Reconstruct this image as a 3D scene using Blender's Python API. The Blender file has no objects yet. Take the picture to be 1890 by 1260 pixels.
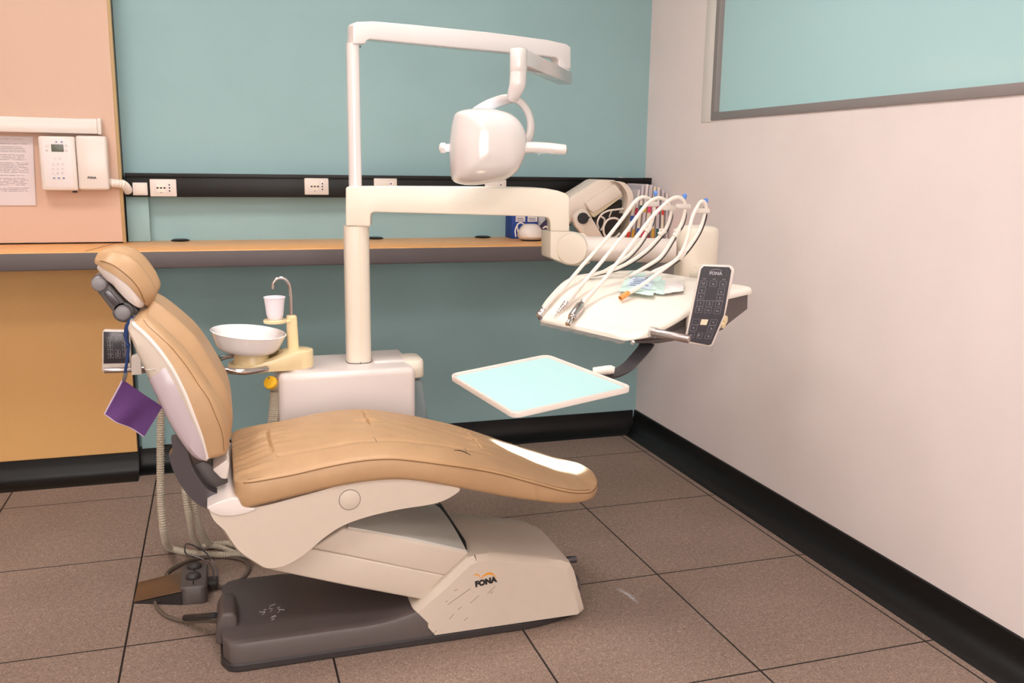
import bpy, bmesh, math, random
from mathutils import Vector, Matrix
random.seed(7)
PI = math.pi
SC = bpy.context.scene
COL = SC.collection
V = Vector

# ------------------------------------------------------------------ camera, world, light, exposure
CAM_H = 1.30
YAW, PITCH, ROLL, FPX = 0.3126, 0.1909, -0.0138, 1676.6
_f = V((math.sin(YAW)*math.cos(PITCH), math.cos(YAW)*math.cos(PITCH), -math.sin(PITCH)))
_r = V((math.cos(YAW), -math.sin(YAW), 0.0))
_d = -(_r.cross(_f))
_c, _s = math.cos(ROLL), math.sin(ROLL)
RGT = _c*_r + _s*_d
DWN = -_s*_r + _c*_d
CAMP = V((0, 0, CAM_H))
cam_data = bpy.data.cameras.new('camera')
cam = bpy.data.objects.new('camera', cam_data)
COL.objects.link(cam)
cam_data.sensor_width = 36.0
cam_data.lens = 36.0*FPX/1890.0
cam_data.clip_start = 0.02
m3 = Matrix((RGT, -DWN, -_f)).transposed()
cam.matrix_world = Matrix.Translation(CAMP) @ m3.to_4x4()
SC.camera = cam

vs = SC.view_settings
vs.view_transform = 'Standard'
vs.look = 'None'
vs.gamma = 1.0
vs.use_curve_mapping = False
vs.exposure = 1.4

world = bpy.data.worlds.new('world')
SC.world = world
world.use_nodes = True
world.node_tree.nodes['Background'].inputs[0].default_value = (0.75, 0.85, 1.0, 1)
world.node_tree.nodes['Background'].inputs[1].default_value = 0.05

CEIL_Z = 2.75
# ceiling lights of the room, pair behind the camera added as fill: (x, y)
CEIL_LIGHTS = [(-0.9, 2.55), (0.5, 2.55), (-0.9, 0.8), (0.5, 0.8), (-0.9, -1.0), (0.5, -1.0)]
CEIL_EMIT = 7.0
FILL_EMIT = 2.2                   # daylight from an unseen fill window added behind the camera
CEIL_COL = (1.0, 0.955, 0.935)


# ------------------------------------------------------------------ finding where things stand
def ray(x, y):
    return RGT*((x-945.0)/FPX) + DWN*((y-630.0)/FPX) + _f
def at(x, y, Y):                 # point of the vertical plane Y
    d = ray(x, y)
    return CAMP + d*(Y/d.y)
def on(x, y, z):                 # point of the level z
    d = ray(x, y)
    return CAMP + d*((z-CAM_H)/d.z)
def ax(x, y, X):                 # point of the side plane X
    d = ray(x, y)
    return CAMP + d*(X/d.x)
def pl(x, y, p0, n):             # point of any plane
    d = ray(x, y)
    return CAMP + d*((V(p0)-CAMP).dot(V(n))/d.dot(V(n)))


# ------------------------------------------------------------------ materials
def lin(c):
    def f(u):
        u /= 255.0
        return u/12.92 if u <= 0.04045 else ((u+0.055)/1.055)**2.4
    return (f(c[0]), f(c[1]), f(c[2]), 1.0)
def mat(name, rgb, rough=0.5, metal=0.0, noise=0.0, scale=40.0, bump=0.0, bscale=200.0, spec=0.5, coat=0.0, trans=0.0, alpha=1.0, emit=None):
    m = bpy.data.materials.new(name)
    m.use_nodes = True
    nt = m.node_tree
    b = nt.nodes['Principled BSDF']
    b.inputs['Base Color'].default_value = lin(rgb)
    b.inputs['Roughness'].default_value = rough
    b.inputs['Metallic'].default_value = metal
    b.inputs['Specular IOR Level'].default_value = spec
    b.inputs['Coat Weight'].default_value = coat
    b.inputs['Coat Roughness'].default_value = 0.08
    b.inputs['Transmission Weight'].default_value = trans
    b.inputs['Alpha'].default_value = alpha
    if emit:
        b.inputs['Emission Color'].default_value = (*emit[0], 1)
        b.inputs['Emission Strength'].default_value = emit[1]
    tc = nt.nodes.new('ShaderNodeTexCoord')
    if noise > 0:
        n = nt.nodes.new('ShaderNodeTexNoise'); n.inputs['Scale'].default_value = scale; n.inputs['Detail'].default_value = 5
        nt.links.new(tc.outputs['Object'], n.inputs['Vector'])
        mx = nt.nodes.new('ShaderNodeMixRGB'); mx.blend_type = 'MULTIPLY'; mx.inputs[0].default_value = 1
        mx.inputs[1].default_value = lin(rgb)
        rp = nt.nodes.new('ShaderNodeMapRange')
        rp.inputs[1].default_value = 0.3; rp.inputs[2].default_value = 0.7
        rp.inputs[3].default_value = 1-noise; rp.inputs[4].default_value = 1+noise
        nt.links.new(n.outputs['Fac'], rp.inputs[0])
        nt.links.new(rp.outputs[0], mx.inputs[2])
        nt.links.new(mx.outputs[0], b.inputs['Base Color'])
    if bump > 0:
        n2 = nt.nodes.new('ShaderNodeTexNoise'); n2.inputs['Scale'].default_value = bscale; n2.inputs['Detail'].default_value = 4
        nt.links.new(tc.outputs['Object'], n2.inputs['Vector'])
        bp = nt.nodes.new('ShaderNodeBump'); bp.inputs['Strength'].default_value = bump; bp.inputs['Distance'].default_value = 0.002
        nt.links.new(n2.outputs['Fac'], bp.inputs['Height'])
        nt.links.new(bp.outputs['Normal'], b.inputs['Normal'])
    return m

TILE_X0, TILE_SX, TILE_Y0, TILE_SY = -0.294, 0.5348, 2.482, 0.600
def floor_material():
    m = bpy.data.materials.new('speckled_floor_tiles'); m.use_nodes = True
    nt = m.node_tree; L = nt.links.new; b = nt.nodes['Principled BSDF']
    def N(t, **k):
        n = nt.nodes.new(t)
        for a, v in k.items(): setattr(n, a, v)
        return n
    tc = N('ShaderNodeTexCoord')
    # the grain of the tile: three noises of different size
    def noise(sc, lo, hi, a, c):
        n = N('ShaderNodeTexNoise'); n.inputs['Scale'].default_value = sc; n.inputs['Detail'].default_value = 3
        L(tc.outputs['Object'], n.inputs['Vector'])
        r = N('ShaderNodeMapRange'); r.inputs[1].default_value = lo; r.inputs[2].default_value = hi; r.inputs[3].default_value = a; r.inputs[4].default_value = c
        L(n.outputs['Fac'], r.inputs[0]); return r.outputs[0]
    def mul(x, y):
        q = N('ShaderNodeMath', operation='MULTIPLY'); L(x, q.inputs[0]); L(y, q.inputs[1]); return q.outputs[0]
    g = mul(mul(noise(160, .3, .7, .72, 1.28), noise(60, .3, .7, .88, 1.12)), noise(2.5, .3, .7, .93, 1.07))
    col = N('ShaderNodeMixRGB', blend_type='MULTIPLY'); col.inputs[0].default_value = 1
    col.inputs[1].default_value = lin((142, 121, 109)); L(g, col.inputs[2])
    # pale and dark chips
    def chips(scale, thr, base, rgb):
        v = N('ShaderNodeTexVoronoi'); v.inputs['Scale'].default_value = scale; L(tc.outputs['Object'], v.inputs['Vector'])
        sp = N('ShaderNodeSeparateColor'); L(v.outputs['Color'], sp.inputs[0])
        pick = N('ShaderNodeMath', operation='GREATER_THAN'); L(sp.outputs[0], pick.inputs[0]); pick.inputs[1].default_value = thr
        near = N('ShaderNodeMath', operation='LESS_THAN'); L(v.outputs['Distance'], near.inputs[0]); near.inputs[1].default_value = 0.38
        f = mul(pick.outputs[0], near.outputs[0])
        mx = N('ShaderNodeMixRGB'); L(f, mx.inputs[0]); L(base, mx.inputs[1]); mx.inputs[2].default_value = lin(rgb)
        return mx.outputs[0]
    c1 = chips(170, .93, col.outputs[0], (174, 154, 140))
    c2 = chips(230, .92, c1, (98, 80, 71))
    # joints
    sx = N('ShaderNodeSeparateXYZ'); L(tc.outputs['Object'], sx.inputs[0])
    def joint(o, off, size, w):
        a = N('ShaderNodeMath', operation='SUBTRACT'); L(o, a.inputs[0]); a.inputs[1].default_value = off - size*40 - size/2
        md = N('ShaderNodeMath', operation='MODULO'); L(a.outputs[0], md.inputs[0]); md.inputs[1].default_value = size
        s2 = N('ShaderNodeMath', operation='SUBTRACT'); L(md.outputs[0], s2.inputs[0]); s2.inputs[1].default_value = size/2
        ab = N('ShaderNodeMath', operation='ABSOLUTE'); L(s2.outputs[0], ab.inputs[0])
        lt = N('ShaderNodeMath', operation='LESS_THAN'); L(ab.outputs[0], lt.inputs[0]); lt.inputs[1].default_value = w
        return lt.outputs[0]
    jx = joint(sx.outputs[0], TILE_X0, TILE_SX, .0028); jy = joint(sx.outputs[1], TILE_Y0, TILE_SY, .0028)
    jm = N('ShaderNodeMath', operation='MAXIMUM'); L(jx, jm.inputs[0]); L(jy, jm.inputs[1])
    # the border strip beside the right skirting
    e1 = N('ShaderNodeMath', operation='SUBTRACT'); L(sx.outputs[0], e1.inputs[0]); e1.inputs[1].default_value = 1.846
    e2 = N('ShaderNodeMath', operation='ABSOLUTE'); L(e1.outputs[0], e2.inputs[0])
    e3 = N('ShaderNodeMath', operation='LESS_THAN'); L(e2.outputs[0], e3.inputs[0]); e3.inputs[1].default_value = .002
    jm2 = N('ShaderNodeMath', operation='MAXIMUM'); L(jm.outputs[0], jm2.inputs[0]); L(e3.outputs[0], jm2.inputs[1])
    mx = N('ShaderNodeMixRGB'); L(jm2.outputs[0], mx.inputs[0]); L(c2, mx.inputs[1]); mx.inputs[2].default_value = lin((30, 24, 22))
    L(mx.outputs[0], b.inputs['Base Color'])
    b.inputs['Roughness'].default_value = 0.62
    b.inputs['Specular IOR Level'].default_value = 0.3
    return m

def paper_material():            # a printed notice: lines of type too small to read
    m = bpy.data.materials.new('printed_paper'); m.use_nodes = True
    nt = m.node_tree; L = nt.links.new; b = nt.nodes['Principled BSDF']
    tc = nt.nodes.new('ShaderNodeTexCoord')
    sp = nt.nodes.new('ShaderNodeSeparateXYZ'); L(tc.outputs['Generated'], sp.inputs[0])
    def M(op, a, c=None, v=None):
        n = nt.nodes.new('ShaderNodeMath'); n.operation = op
        if a is not None: L(a, n.inputs[0])
        if c is not None: L(c, n.inputs[1])
        elif v is not None: n.inputs[1].default_value = v
        return n.outputs[0]
    rows = M('MULTIPLY', sp.outputs[2], v=44.0)
    fr = M('FRACT', rows)
    line = M('LESS_THAN', fr, v=.45)
    rid = M('FLOOR', rows)
    w = nt.nodes.new('ShaderNodeTexWhiteNoise'); w.noise_dimensions = '1D'; L(rid, w.inputs['W'])
    keep = M('GREATER_THAN', w.outputs['Value'], v=.22)
    ln = M('MULTIPLY', w.outputs['Value'], v=.14)
    n2 = nt.nodes.new('ShaderNodeMath'); n2.operation = 'SUBTRACT'; n2.inputs[0].default_value = .93; L(ln, n2.inputs[1])
    inx = M('LESS_THAN', sp.outputs[0], n2.outputs[0])
    low = M('GREATER_THAN', sp.outputs[2], v=.2)
    hi = M('LESS_THAN', sp.outputs[2], v=.96)
    ns = nt.nodes.new('ShaderNodeTexNoise'); ns.inputs['Scale'].default_value = 220; L(tc.outputs['Object'], ns.inputs['Vector'])
    wd = M('GREATER_THAN', ns.outputs['Fac'], v=.42)
    f = line
    for q in (keep, inx, low, hi, wd): f = M('MULTIPLY', f, q)
    f = M('MULTIPLY', f, v=.6)
    mx = nt.nodes.new('ShaderNodeMixRGB'); L(f, mx.inputs[0]); mx.inputs[1].default_value = lin((214, 200, 200)); mx.inputs[2].default_value = lin((80, 74, 80))
    L(mx.outputs[0], b.inputs['Base Color']); b.inputs['Roughness'].default_value = .8
    return m

M = {}
M['teal'] = mat('teal_wall_paint', (149, 179, 181), .75, noise=.03, scale=3, bump=.25, bscale=260)
M['pink'] = mat('pale_pink_wall_paint', (236, 222, 219), .8, noise=.02, scale=4, bump=.2, bscale=200)
M['white_paint'] = mat('white_paint', (232, 228, 222), .8)
M['reveal'] = mat('cream_reveal_paint', (226, 218, 212), .7)
M['floor'] = floor_material()
M['black_rubber'] = mat('black_rubber_skirting', (15, 13, 13), .42, noise=.25, scale=300, bump=.15, bscale=300, spec=.35)
M['peach'] = mat('peach_laminate', (208, 172, 150), .55, noise=.02, scale=200)
M['ochre'] = mat('ochre_laminate', (224, 172, 108), .6, noise=.04, scale=200)
M['panel_edge'] = mat('dark_panel_edge', (50, 42, 36), .6)
M['panel_lip'] = mat('olive_panel_lip', (180, 150, 104), .5)
M['wood'] = mat('orange_laminate_top', (236, 172, 108), .38, noise=.05, scale=25)
M['edge_grey'] = mat('grey_brown_edge_band', (92, 82, 82), .5)
M['rail_black'] = mat('black_trunking_plastic', (15, 13, 13), .4, spec=.35)
M['plastic_white'] = mat('warm_white_plastic', (222, 209, 200), .32, coat=.2)
M['table_white'] = mat('ivory_table_cover', (236, 226, 214), .4, coat=.1)
M['plastic_cream'] = mat('cream_plastic', (228, 216, 200), .35, coat=.15)
M['plastic_yellowed'] = mat('yellowed_cream_plastic', (234, 212, 166), .3, coat=.25)
M['lamp_white'] = mat('glossy_lamp_white', (220, 210, 207), .16, coat=.6)
M['porcelain'] = mat('white_porcelain', (242, 236, 236), .12, coat=.6)
M['cabinet_white'] = mat('cabinet_white', (220, 207, 202), .3, coat=.2)
M['shell'] = mat('beige_white_shell', (206, 191, 176), .42, noise=.015, scale=30)
M['shell_shaded'] = mat('shaded_grey_shell', (196, 192, 184), .5)
M['shell_side'] = mat('beige_back_shell', (194, 178, 164), .36, coat=.2)
M['sleeve'] = mat('lilac_grey_clear_sleeve', (188, 172, 178), .18, coat=.5)
M['shell_white'] = mat('white_back_shell', (224, 212, 206), .3, coat=.3)
M['tan'] = mat('tan_leatherette', (184, 147, 109), .42, noise=.05, scale=14, bump=.25, bscale=420)
M['tan_dark'] = mat('tan_seam_thread', (136, 98, 60), .6)
M['grey_plate'] = mat('grey_brown_base_plastic', (88, 78, 76), .45, noise=.04, scale=60)
M['dark_plate'] = mat('dark_brown_rubber', (46, 40, 40), .5)
M['dark_slot'] = mat('black_gap_rubber', (18, 17, 17), .6)
M['grey_metal'] = mat('grey_cast_metal', (98, 94, 94), .4, metal=.25)
M['disc_grey'] = mat('satin_grey_knob', (140, 136, 138), .42, metal=.2)
M['steel_dark'] = mat('dark_steel_link', (96, 92, 96), .28, metal=.7)
M['chrome'] = mat('chrome', (205, 198, 196), .12, metal=1.0)
M['satin_steel'] = mat('satin_steel', (190, 176, 172), .3, metal=1.0)
M['wire'] = mat('dark_wire', (60, 58, 60), .35, metal=.6)
M['hose_white'] = mat('ivory_hose', (232, 221, 211), .4)
M['hose_grey'] = mat('beige_grey_hose', (190, 178, 160), .5)
M['cable_grey'] = mat('grey_brown_cable', (98, 86, 76), .5)
M['blue_cap'] = mat('blue_plastic', (92, 136, 214), .35)
M['purple'] = mat('purple_cloth', (92, 54, 112), .85, noise=.08, scale=300, bump=.4, bscale=500)
M['purple_edge'] = mat('pale_bib_edge', (196, 176, 198), .8)
M['cord_blue'] = mat('blue_cord', (24, 56, 112), .6)
M['screen_dark'] = mat('dark_keypad_film', (46, 41, 50), .3, coat=.3)
M['print_white'] = mat('pale_print', (176, 170, 178), .6)
M['print_black'] = mat('black_print', (28, 25, 24), .6)
M['print_orange'] = mat('orange_print', (232, 150, 40), .6)
M['lcd'] = mat('grey_green_display', (96, 100, 88), .3)
M['key_white'] = mat('pale_key', (226, 214, 210), .5)
M['label_cream'] = mat('cream_square', (228, 212, 180), .5)
M['mint'] = mat('mint_tray_liner', (176, 214, 214), .5, spec=.2)
M['mint_pack'] = mat('pale_mint_film', (204, 230, 222), .35)
M['paper_blue'] = mat('pale_blue_paper', (200, 214, 228), .6)
M['blue_print'] = mat('blue_grey_print', (112, 128, 160), .6)
M['orange_end'] = mat('orange_hose_end', (222, 150, 84), .45)
M['yellow'] = mat('yellow_plastic', (232, 178, 30), .4)
M['clear'] = mat('clear_bottle_plastic', (200, 214, 220), .1, trans=.6, alpha=.55)
M['film'] = mat('clear_protective_film', (255, 255, 255), .12, trans=.95, alpha=.35)
M['paper'] = paper_material()
M['paper_plain'] = mat('white_paper', (226, 216, 214), .75)
M['brown_metal'] = mat('brown_pedal_metal', (122, 96, 74), .4, metal=.55)
M['blue_box'] = mat('blue_cardboard', (26, 62, 142), .6)
M['purple_dark'] = mat('dark_purple_fabric', (58, 40, 66), .8)
M['machine'] = mat('beige_machine_plastic', (226, 210, 196), .45)
M['machine_gap'] = mat('dark_gap_fill', (38, 34, 33), .6)
M['knob_black'] = mat('black_knob', (40, 39, 42), .45)
M['glass_teal'] = mat('frosted_teal_glass', (180, 216, 218), .16, coat=.35)
M['frame_grey'] = mat('grey_metal_frame', (150, 140, 138), .45, metal=.2)
M['diffuser'] = mat('ceiling_light_diffuser', (255, 250, 240), .5, emit=(CEIL_COL, CEIL_EMIT))
M['fill_glow'] = mat('fill_window_glow', (235, 240, 245), .4, emit=((1.0, .95, .90), FILL_EMIT))
M['lens'] = mat('lamp_lens', (240, 245, 255), .1, emit=((.8, .9, 1.0), 1.5))
M['cup'] = mat('white_cup_plastic', (236, 228, 236), .35)
FOLD = [mat('folder_%s' % n, c, .55) for n, c in (('white', (222, 210, 208)), ('grey', (196, 186, 190)), ('cream', (226, 212, 190)))]
TAG = [mat('tag_%s' % n, c, .5) for n, c in (('red', (206, 62, 44)), ('yellow', (206, 158, 48)), ('blue', (48, 78, 160)), ('crimson', (176, 36, 66)), ('green', (38, 96, 92)), ('slate', (74, 82, 120)), ('pink', (216, 70, 110)))]


# ------------------------------------------------------------------ mesh building
def lerp(a, b, t): return a + (b-a)*t
def interp(x, xs, ys):
    if x <= xs[0]: return ys[0]
    for i in range(len(xs)-1):
        if x <= xs[i+1]:
            return lerp(ys[i], ys[i+1], (x-xs[i])/(xs[i+1]-xs[i]))
    return ys[-1]
def sinterp(x, xs, ys):          # smooth (Catmull-Rom / Hermite) interpolation of scalars or vectors
    n = len(xs)
    if x <= xs[0]: return ys[0]
    if x >= xs[-1]: return ys[-1]
    for i in range(n-1):
        if x <= xs[i+1]: break
    h = xs[i+1]-xs[i]; t = (x-xs[i])/h
    def sl(k):
        if k == 0: return (ys[1]-ys[0])/(xs[1]-xs[0])
        if k == n-1: return (ys[-1]-ys[-2])/(xs[-1]-xs[-2])
        return (ys[k+1]-ys[k-1])/(xs[k+1]-xs[k-1])
    m0, m1 = sl(i)*h, sl(i+1)*h
    t2, t3 = t*t, t*t*t
    return ys[i]*(2*t3-3*t2+1) + m0*(t3-2*t2+t) + ys[i+1]*(-2*t3+3*t2) + m1*(t3-t2)
def spline(pts, n):
    pts = [V(p) for p in pts]
    ds = [0.0]
    for a, b in zip(pts, pts[1:]): ds.append(ds[-1] + max(1e-6, (b-a).length))
    return [sinterp(ds[-1]*i/(n-1), ds, pts) for i in range(n)]

class B:
    def __init__(s): s.bm = bmesh.new()
    def merge(s, tmp, mtx=None):
        if mtx is not None: bmesh.ops.transform(tmp, matrix=mtx, verts=tmp.verts)
        bmesh.ops.recalc_face_normals(tmp, faces=tmp.faces)
        me = bpy.data.meshes.new('tmp'); tmp.to_mesh(me); tmp.free()
        s.bm.from_mesh(me); bpy.data.meshes.remove(me)
        return s
    @staticmethod
    def bev(t, w, seg, ang=25):
        if w <= 0: return
        es = [e for e in t.edges if len(e.link_faces) == 2 and e.calc_face_angle(0) > math.radians(ang)]
        if es: bmesh.ops.bevel(t, geom=es, offset=w, segments=seg, profile=.5, affect='EDGES', clamp_overlap=True)
    def box(s, lo, hi, bev=0, seg=2, mtx=None):
        t = bmesh.new()
        bmesh.ops.create_cube(t, size=1)
        lo, hi = V(lo), V(hi)
        for v in t.verts:
            v.co = V((lerp(lo.x, hi.x, v.co.x+.5), lerp(lo.y, hi.y, v.co.y+.5), lerp(lo.z, hi.z, v.co.z+.5)))
        s.bev(t, bev, seg)
        return s.merge(t, mtx)
    def prism(s, pts, ext, bev=0, seg=2, ang=25):          # pts: 3-D polygon, ext: extrusion vector
        t = bmesh.new()
        vs_ = [t.verts.new(V(p)) for p in pts]
        f = t.faces.new(vs_)
        r = bmesh.ops.extrude_face_region(t, geom=[f])
        nv = [g for g in r['geom'] if isinstance(g, bmesh.types.BMVert)]
        bmesh.ops.translate(t, verts=nv, vec=V(ext))
        bmesh.ops.recalc_face_normals(t, faces=t.faces)
        s.bev(t, bev, seg, ang)
        return s.merge(t)
    def loft(s, secs, cap=True, closed=True):
        t = bmesh.new()
        rows = [[t.verts.new(V(p)) for p in sec] for sec in secs]
        n = len(rows[0])
        for a, b in zip(rows, rows[1:]):
            for i in range(n if closed else n-1):
                j = (i+1) % n
                t.faces.new((a[i], a[j], b[j], b[i]))
        if cap:
            t.faces.new(rows[0][::-1]); t.faces.new(rows[-1])
        return s.merge(t)
    def lathe(s, prof, org, axis=(0, 0, 1), n=32, cap=True):   # prof: (radius, height)
        axis = V(axis).normalized()
        u = axis.orthogonal().normalized(); w = axis.cross(u)
        org = V(org)
        secs = []
        for r, h in prof:
            r = max(r, 1e-4)
            secs.append([org + axis*h + (u*math.cos(2*PI*k/n)+w*math.sin(2*PI*k/n))*r for k in range(n)])
        return s.loft(secs, cap)
    def cyl(s, a, b, r, n=24, bev=0, r2=None):
        a, b = V(a), V(b); L = (b-a).length
        r2 = r if r2 is None else r2
        if bev: pr = [(r-bev, 0), (r-bev*.3, bev*.3), (r, bev), (r2, L-bev), (r2-bev*.3, L-bev*.3), (r2-bev, L)]
        else: pr = [(r, 0), (r2, L)]
        return s.lathe(pr, a, b-a, n)
    def tube(s, pts, r, n=10, res=None, ell=None, ref=None):   # r: number or function of 0..1
        P = spline(pts, res) if res else [V(p) for p in pts]
        secs = []; up = V(ref) if ref else None
        prev = None
        for i, p in enumerate(P):
            tg = (P[min(i+1, len(P)-1)] - P[max(i-1, 0)]).normalized()
            if prev is None:
                u = (up - tg*up.dot(tg)).normalized() if up else tg.orthogonal().normalized()
            else:
                q = up if up else prev
                u = q - tg*q.dot(tg)
                u = u.normalized() if u.length > 1e-4 else tg.orthogonal().normalized()
            prev = u
            w = tg.cross(u)
            k = r(i/(len(P)-1)) if callable(r) else r
            a, b = (k*ell[0], k*ell[1]) if ell else (k, k)
            secs.append([p + u*(math.cos(2*PI*j/n)*a) + w*(math.sin(2*PI*j/n)*b) for j in range(n)])
        return s.loft(secs)
    def ribbed(s, pts, r, pitch, amp, n=12):
        pts = [V(p) for p in pts]
        P = spline(pts, 80)
        L = sum((b-a).length for a, b in zip(P, P[1:]))
        k = int(L/pitch*4)
        P = spline(P, max(8, k))
        return s.tube(P, lambda t, k=k: r + (amp if int(round(t*(k-1))) % 4 < 2 else -amp), n)
    def sphere(s, c, r, sc=(1, 1, 1), n=24):
        t = bmesh.new(); bmesh.ops.create_uvsphere(t, u_segments=n, v_segments=n//2, radius=r)
        for v in t.verts: v.co = V((v.co.x*sc[0], v.co.y*sc[1], v.co.z*sc[2])) + V(c)
        return s.merge(t)
    def text(s, body, size, org, ex, ey, lift=.0006, bold=0.0, align='CENTER', shear=0.0):
        cu = bpy.data.curves.new('t', 'FONT'); cu.body = body; cu.size = size; cu.align_x = align; cu.align_y = 'CENTER'
        cu.offset = bold; cu.extrude = .0002; cu.resolution_u = 3; cu.shear = shear
        o = bpy.data.objects.new('t', cu); COL.objects.link(o)
        dg = bpy.context.evaluated_depsgraph_get(); dg.update()
        me = bpy.data.meshes.new_from_object(o.evaluated_get(dg))
        bpy.data.objects.remove(o); bpy.data.curves.remove(cu)
        t = bmesh.new(); t.from_mesh(me); bpy.data.meshes.remove(me)
        ex = V(ex).normalized(); ey = V(ey); ey = (ey - ex*ey.dot(ex)).normalized(); ez = ex.cross(ey)
        mt = Matrix((ex, ey, ez)).transposed().to_4x4(); mt.translation = V(org) + ez*lift
        return s.merge(t, mt)

OFF = {}
def finish(name, b, m, parent=None, sharp=35, loc=None):
    bm = b.bm
    off = V(OFF.get(parent, (0, 0, 0))) if parent is not None else V(loc if loc else (0, 0, 0))
    if off.length > 0: bmesh.ops.translate(bm, verts=bm.verts, vec=-off)
    for f in bm.faces: f.smooth = True
    for e in bm.edges:
        if len(e.link_faces) == 2 and e.calc_face_angle(0) > math.radians(sharp): e.smooth = False
    me = bpy.data.meshes.new(name); bm.to_mesh(me); bm.free()
    me.materials.append(m if not isinstance(m, str) else M[m])
    o = bpy.data.objects.new(name, me); COL.objects.link(o)
    if parent is not None:
        o.parent = parent; OFF[o] = off
    else:
        o.location = off; OFF[o] = off
    return o
def tag(o, label=None, cat=None, group=None, kind=None):
    if label: o['label'] = label
    if cat: o['category'] = cat
    if group: o['group'] = group
    if kind: o['kind'] = kind
    return o
def thing(name, loc, label, cat, group=None):
    o = bpy.data.objects.new(name, None); COL.objects.link(o)
    o.empty_display_size = .05; o.location = V(loc); OFF[o] = V(loc)
    return tag(o, label, cat, group)
def struct(name, b, m):
    o = finish(name, b, m); o['kind'] = 'structure'; return o
def solo(name, b, m, label, cat, group=None, loc=None, sharp=35):
    return tag(finish(name, b, m, loc=loc, sharp=sharp), label, cat, group)
def dup(root, loc, label=None):
    r = root.copy(); COL.objects.link(r); r.location = V(loc)
    if label: r['label'] = label
    for ch in list(root.children):
        c = ch.copy(); COL.objects.link(c); c.parent = r
        for g in list(ch.children):
            d = g.copy(); COL.objects.link(d); d.parent = c
    return r

# ------------------------------------------------------------------ the room
WX, WY = 1.966, 4.035            # right wall, back wall
LX, FY = -3.2, -2.4              # left wall, wall behind the camera
b = B(); b.box((LX-.1, FY-.1, -.1), (WX+.1, WY+.1, 0)); struct('floor', b, 'floor')
b = B(); b.box((LX-.1, FY-.1, CEIL_Z), (WX+.1, WY+.1, CEIL_Z+.1)); struct('ceiling', b, 'white_paint')
b = B(); b.box((LX-.1, WY, 0), (WX, WY+.1, CEIL_Z)); struct('wall_back', b, 'teal')
b = B(); b.box((LX-.1, FY, 0), (LX, WY, CEIL_Z)); struct('wall_left', b, 'white_paint')
# the wall behind the camera with an unseen window added as front fill
GX0, GX1, GZ0, GZ1 = -1.9, 1.3, .75, 2.25
b = B(); b.box((LX-.1, FY-.1, 0), (WX, FY, GZ0)); b.box((LX-.1, FY-.1, GZ1), (WX, FY, CEIL_Z)); b.box((LX-.1, FY-.1, GZ0), (GX0, FY, GZ1)); b.box((GX1, FY-.1, GZ0), (WX, FY, GZ1)); struct('wall_front', b, 'white_paint')
b = B()
b.box((GX0, FY-.06, GZ0), (GX1, FY+.01, GZ0+.05), .004); b.box((GX0, FY-.06, GZ1-.05), (GX1, FY+.01, GZ1), .004)
for x in (GX0, (GX0+GX1)/2-.025, GX1-.05): b.box((x, FY-.06, GZ0+.05), (x+.05, FY+.01, GZ1-.05), .004)
wq = struct('fill_window', b, 'frame_grey')
b = B(); b.box((GX0+.05, FY-.05, GZ0+.05), (GX1-.05, FY-.04, GZ1-.05)); finish('pane', b, 'fill_glow', wq)
# the right wall, with the opening of the window
w0 = ax(1314, 222, WX)           # lower far corner of the window frame
WZ0 = w0.z; WYF = w0.y; WYN = 0.55; WZ1 = 2.45
b = B()
b.box((WX, FY-.1, 0), (WX+.12, WY+.1, WZ0)); b.box((WX, FY-.1, WZ1), (WX+.12, WY+.1, CEIL_Z))
b.box((WX, WYF, WZ0), (WX+.12, WY+.1, WZ1)); b.box((WX, FY-.1, WZ0), (WX+.12, WYN, WZ1))
struct('wall_right', b, 'pink')
b = B()
b.box((WX-.004, WYF, WZ0-.006), (WX+.004, WYF+.085, WZ1), .001)
struct('trim_1', b, 'reveal')
b = B(); fw = .03
b.box((WX-.008, WYN, WZ0), (WX+.05, WYF, WZ0+fw), .002); b.box((WX-.008, WYN, WZ1-fw), (WX+.05, WYF, WZ1), .002)
b.box((WX-.008, WYF-fw, WZ0+fw), (WX+.05, WYF, WZ1-fw), .002); b.box((WX-.008, WYN, WZ0+fw), (WX+.05, WYN+fw, WZ1-fw), .002)
wf = struct('window_1', b, 'frame_grey')
b = B(); b.box((WX+.014, WYN+fw, WZ0+fw), (WX+.024, WYF-fw, WZ1-fw)); finish('pane', b, 'glass_teal', wf)

# coved skirting: profile of (distance from the wall, height)
COVE = [(0, .1), (.006, .1), (.009, .098), (.011, .07), (.016, .045), (.027, .027), (.045, .015), (.07, .007), (.092, .003), (.095, 0), (0, 0)]
def skirting(name, a, c, n):     # a to c along the wall, n points into the room
    b = B(); secs = [[V(p) + V(n)*d + V((0, 0, z)) for d, z in COVE] for p in (a, c)]
    b.loft(secs); return struct(name, b, 'black_rubber')
PX1 = at(256, 840, 3.965).x      # right edge of the lower laminate panel
PX0 = at(233, 447, 3.93).x
skirting('baseboard_right', (WX, FY, 0), (WX, WY, 0), (-1, 0, 0))
skirting('baseboard_back', (PX1+.002, WY, 0), (WX-.02, WY, 0), (0, -1, 0))
skirting('baseboard_left', (LX, 3.965, 0), (PX1, 3.965, 0), (0, -1, 0))

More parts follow.
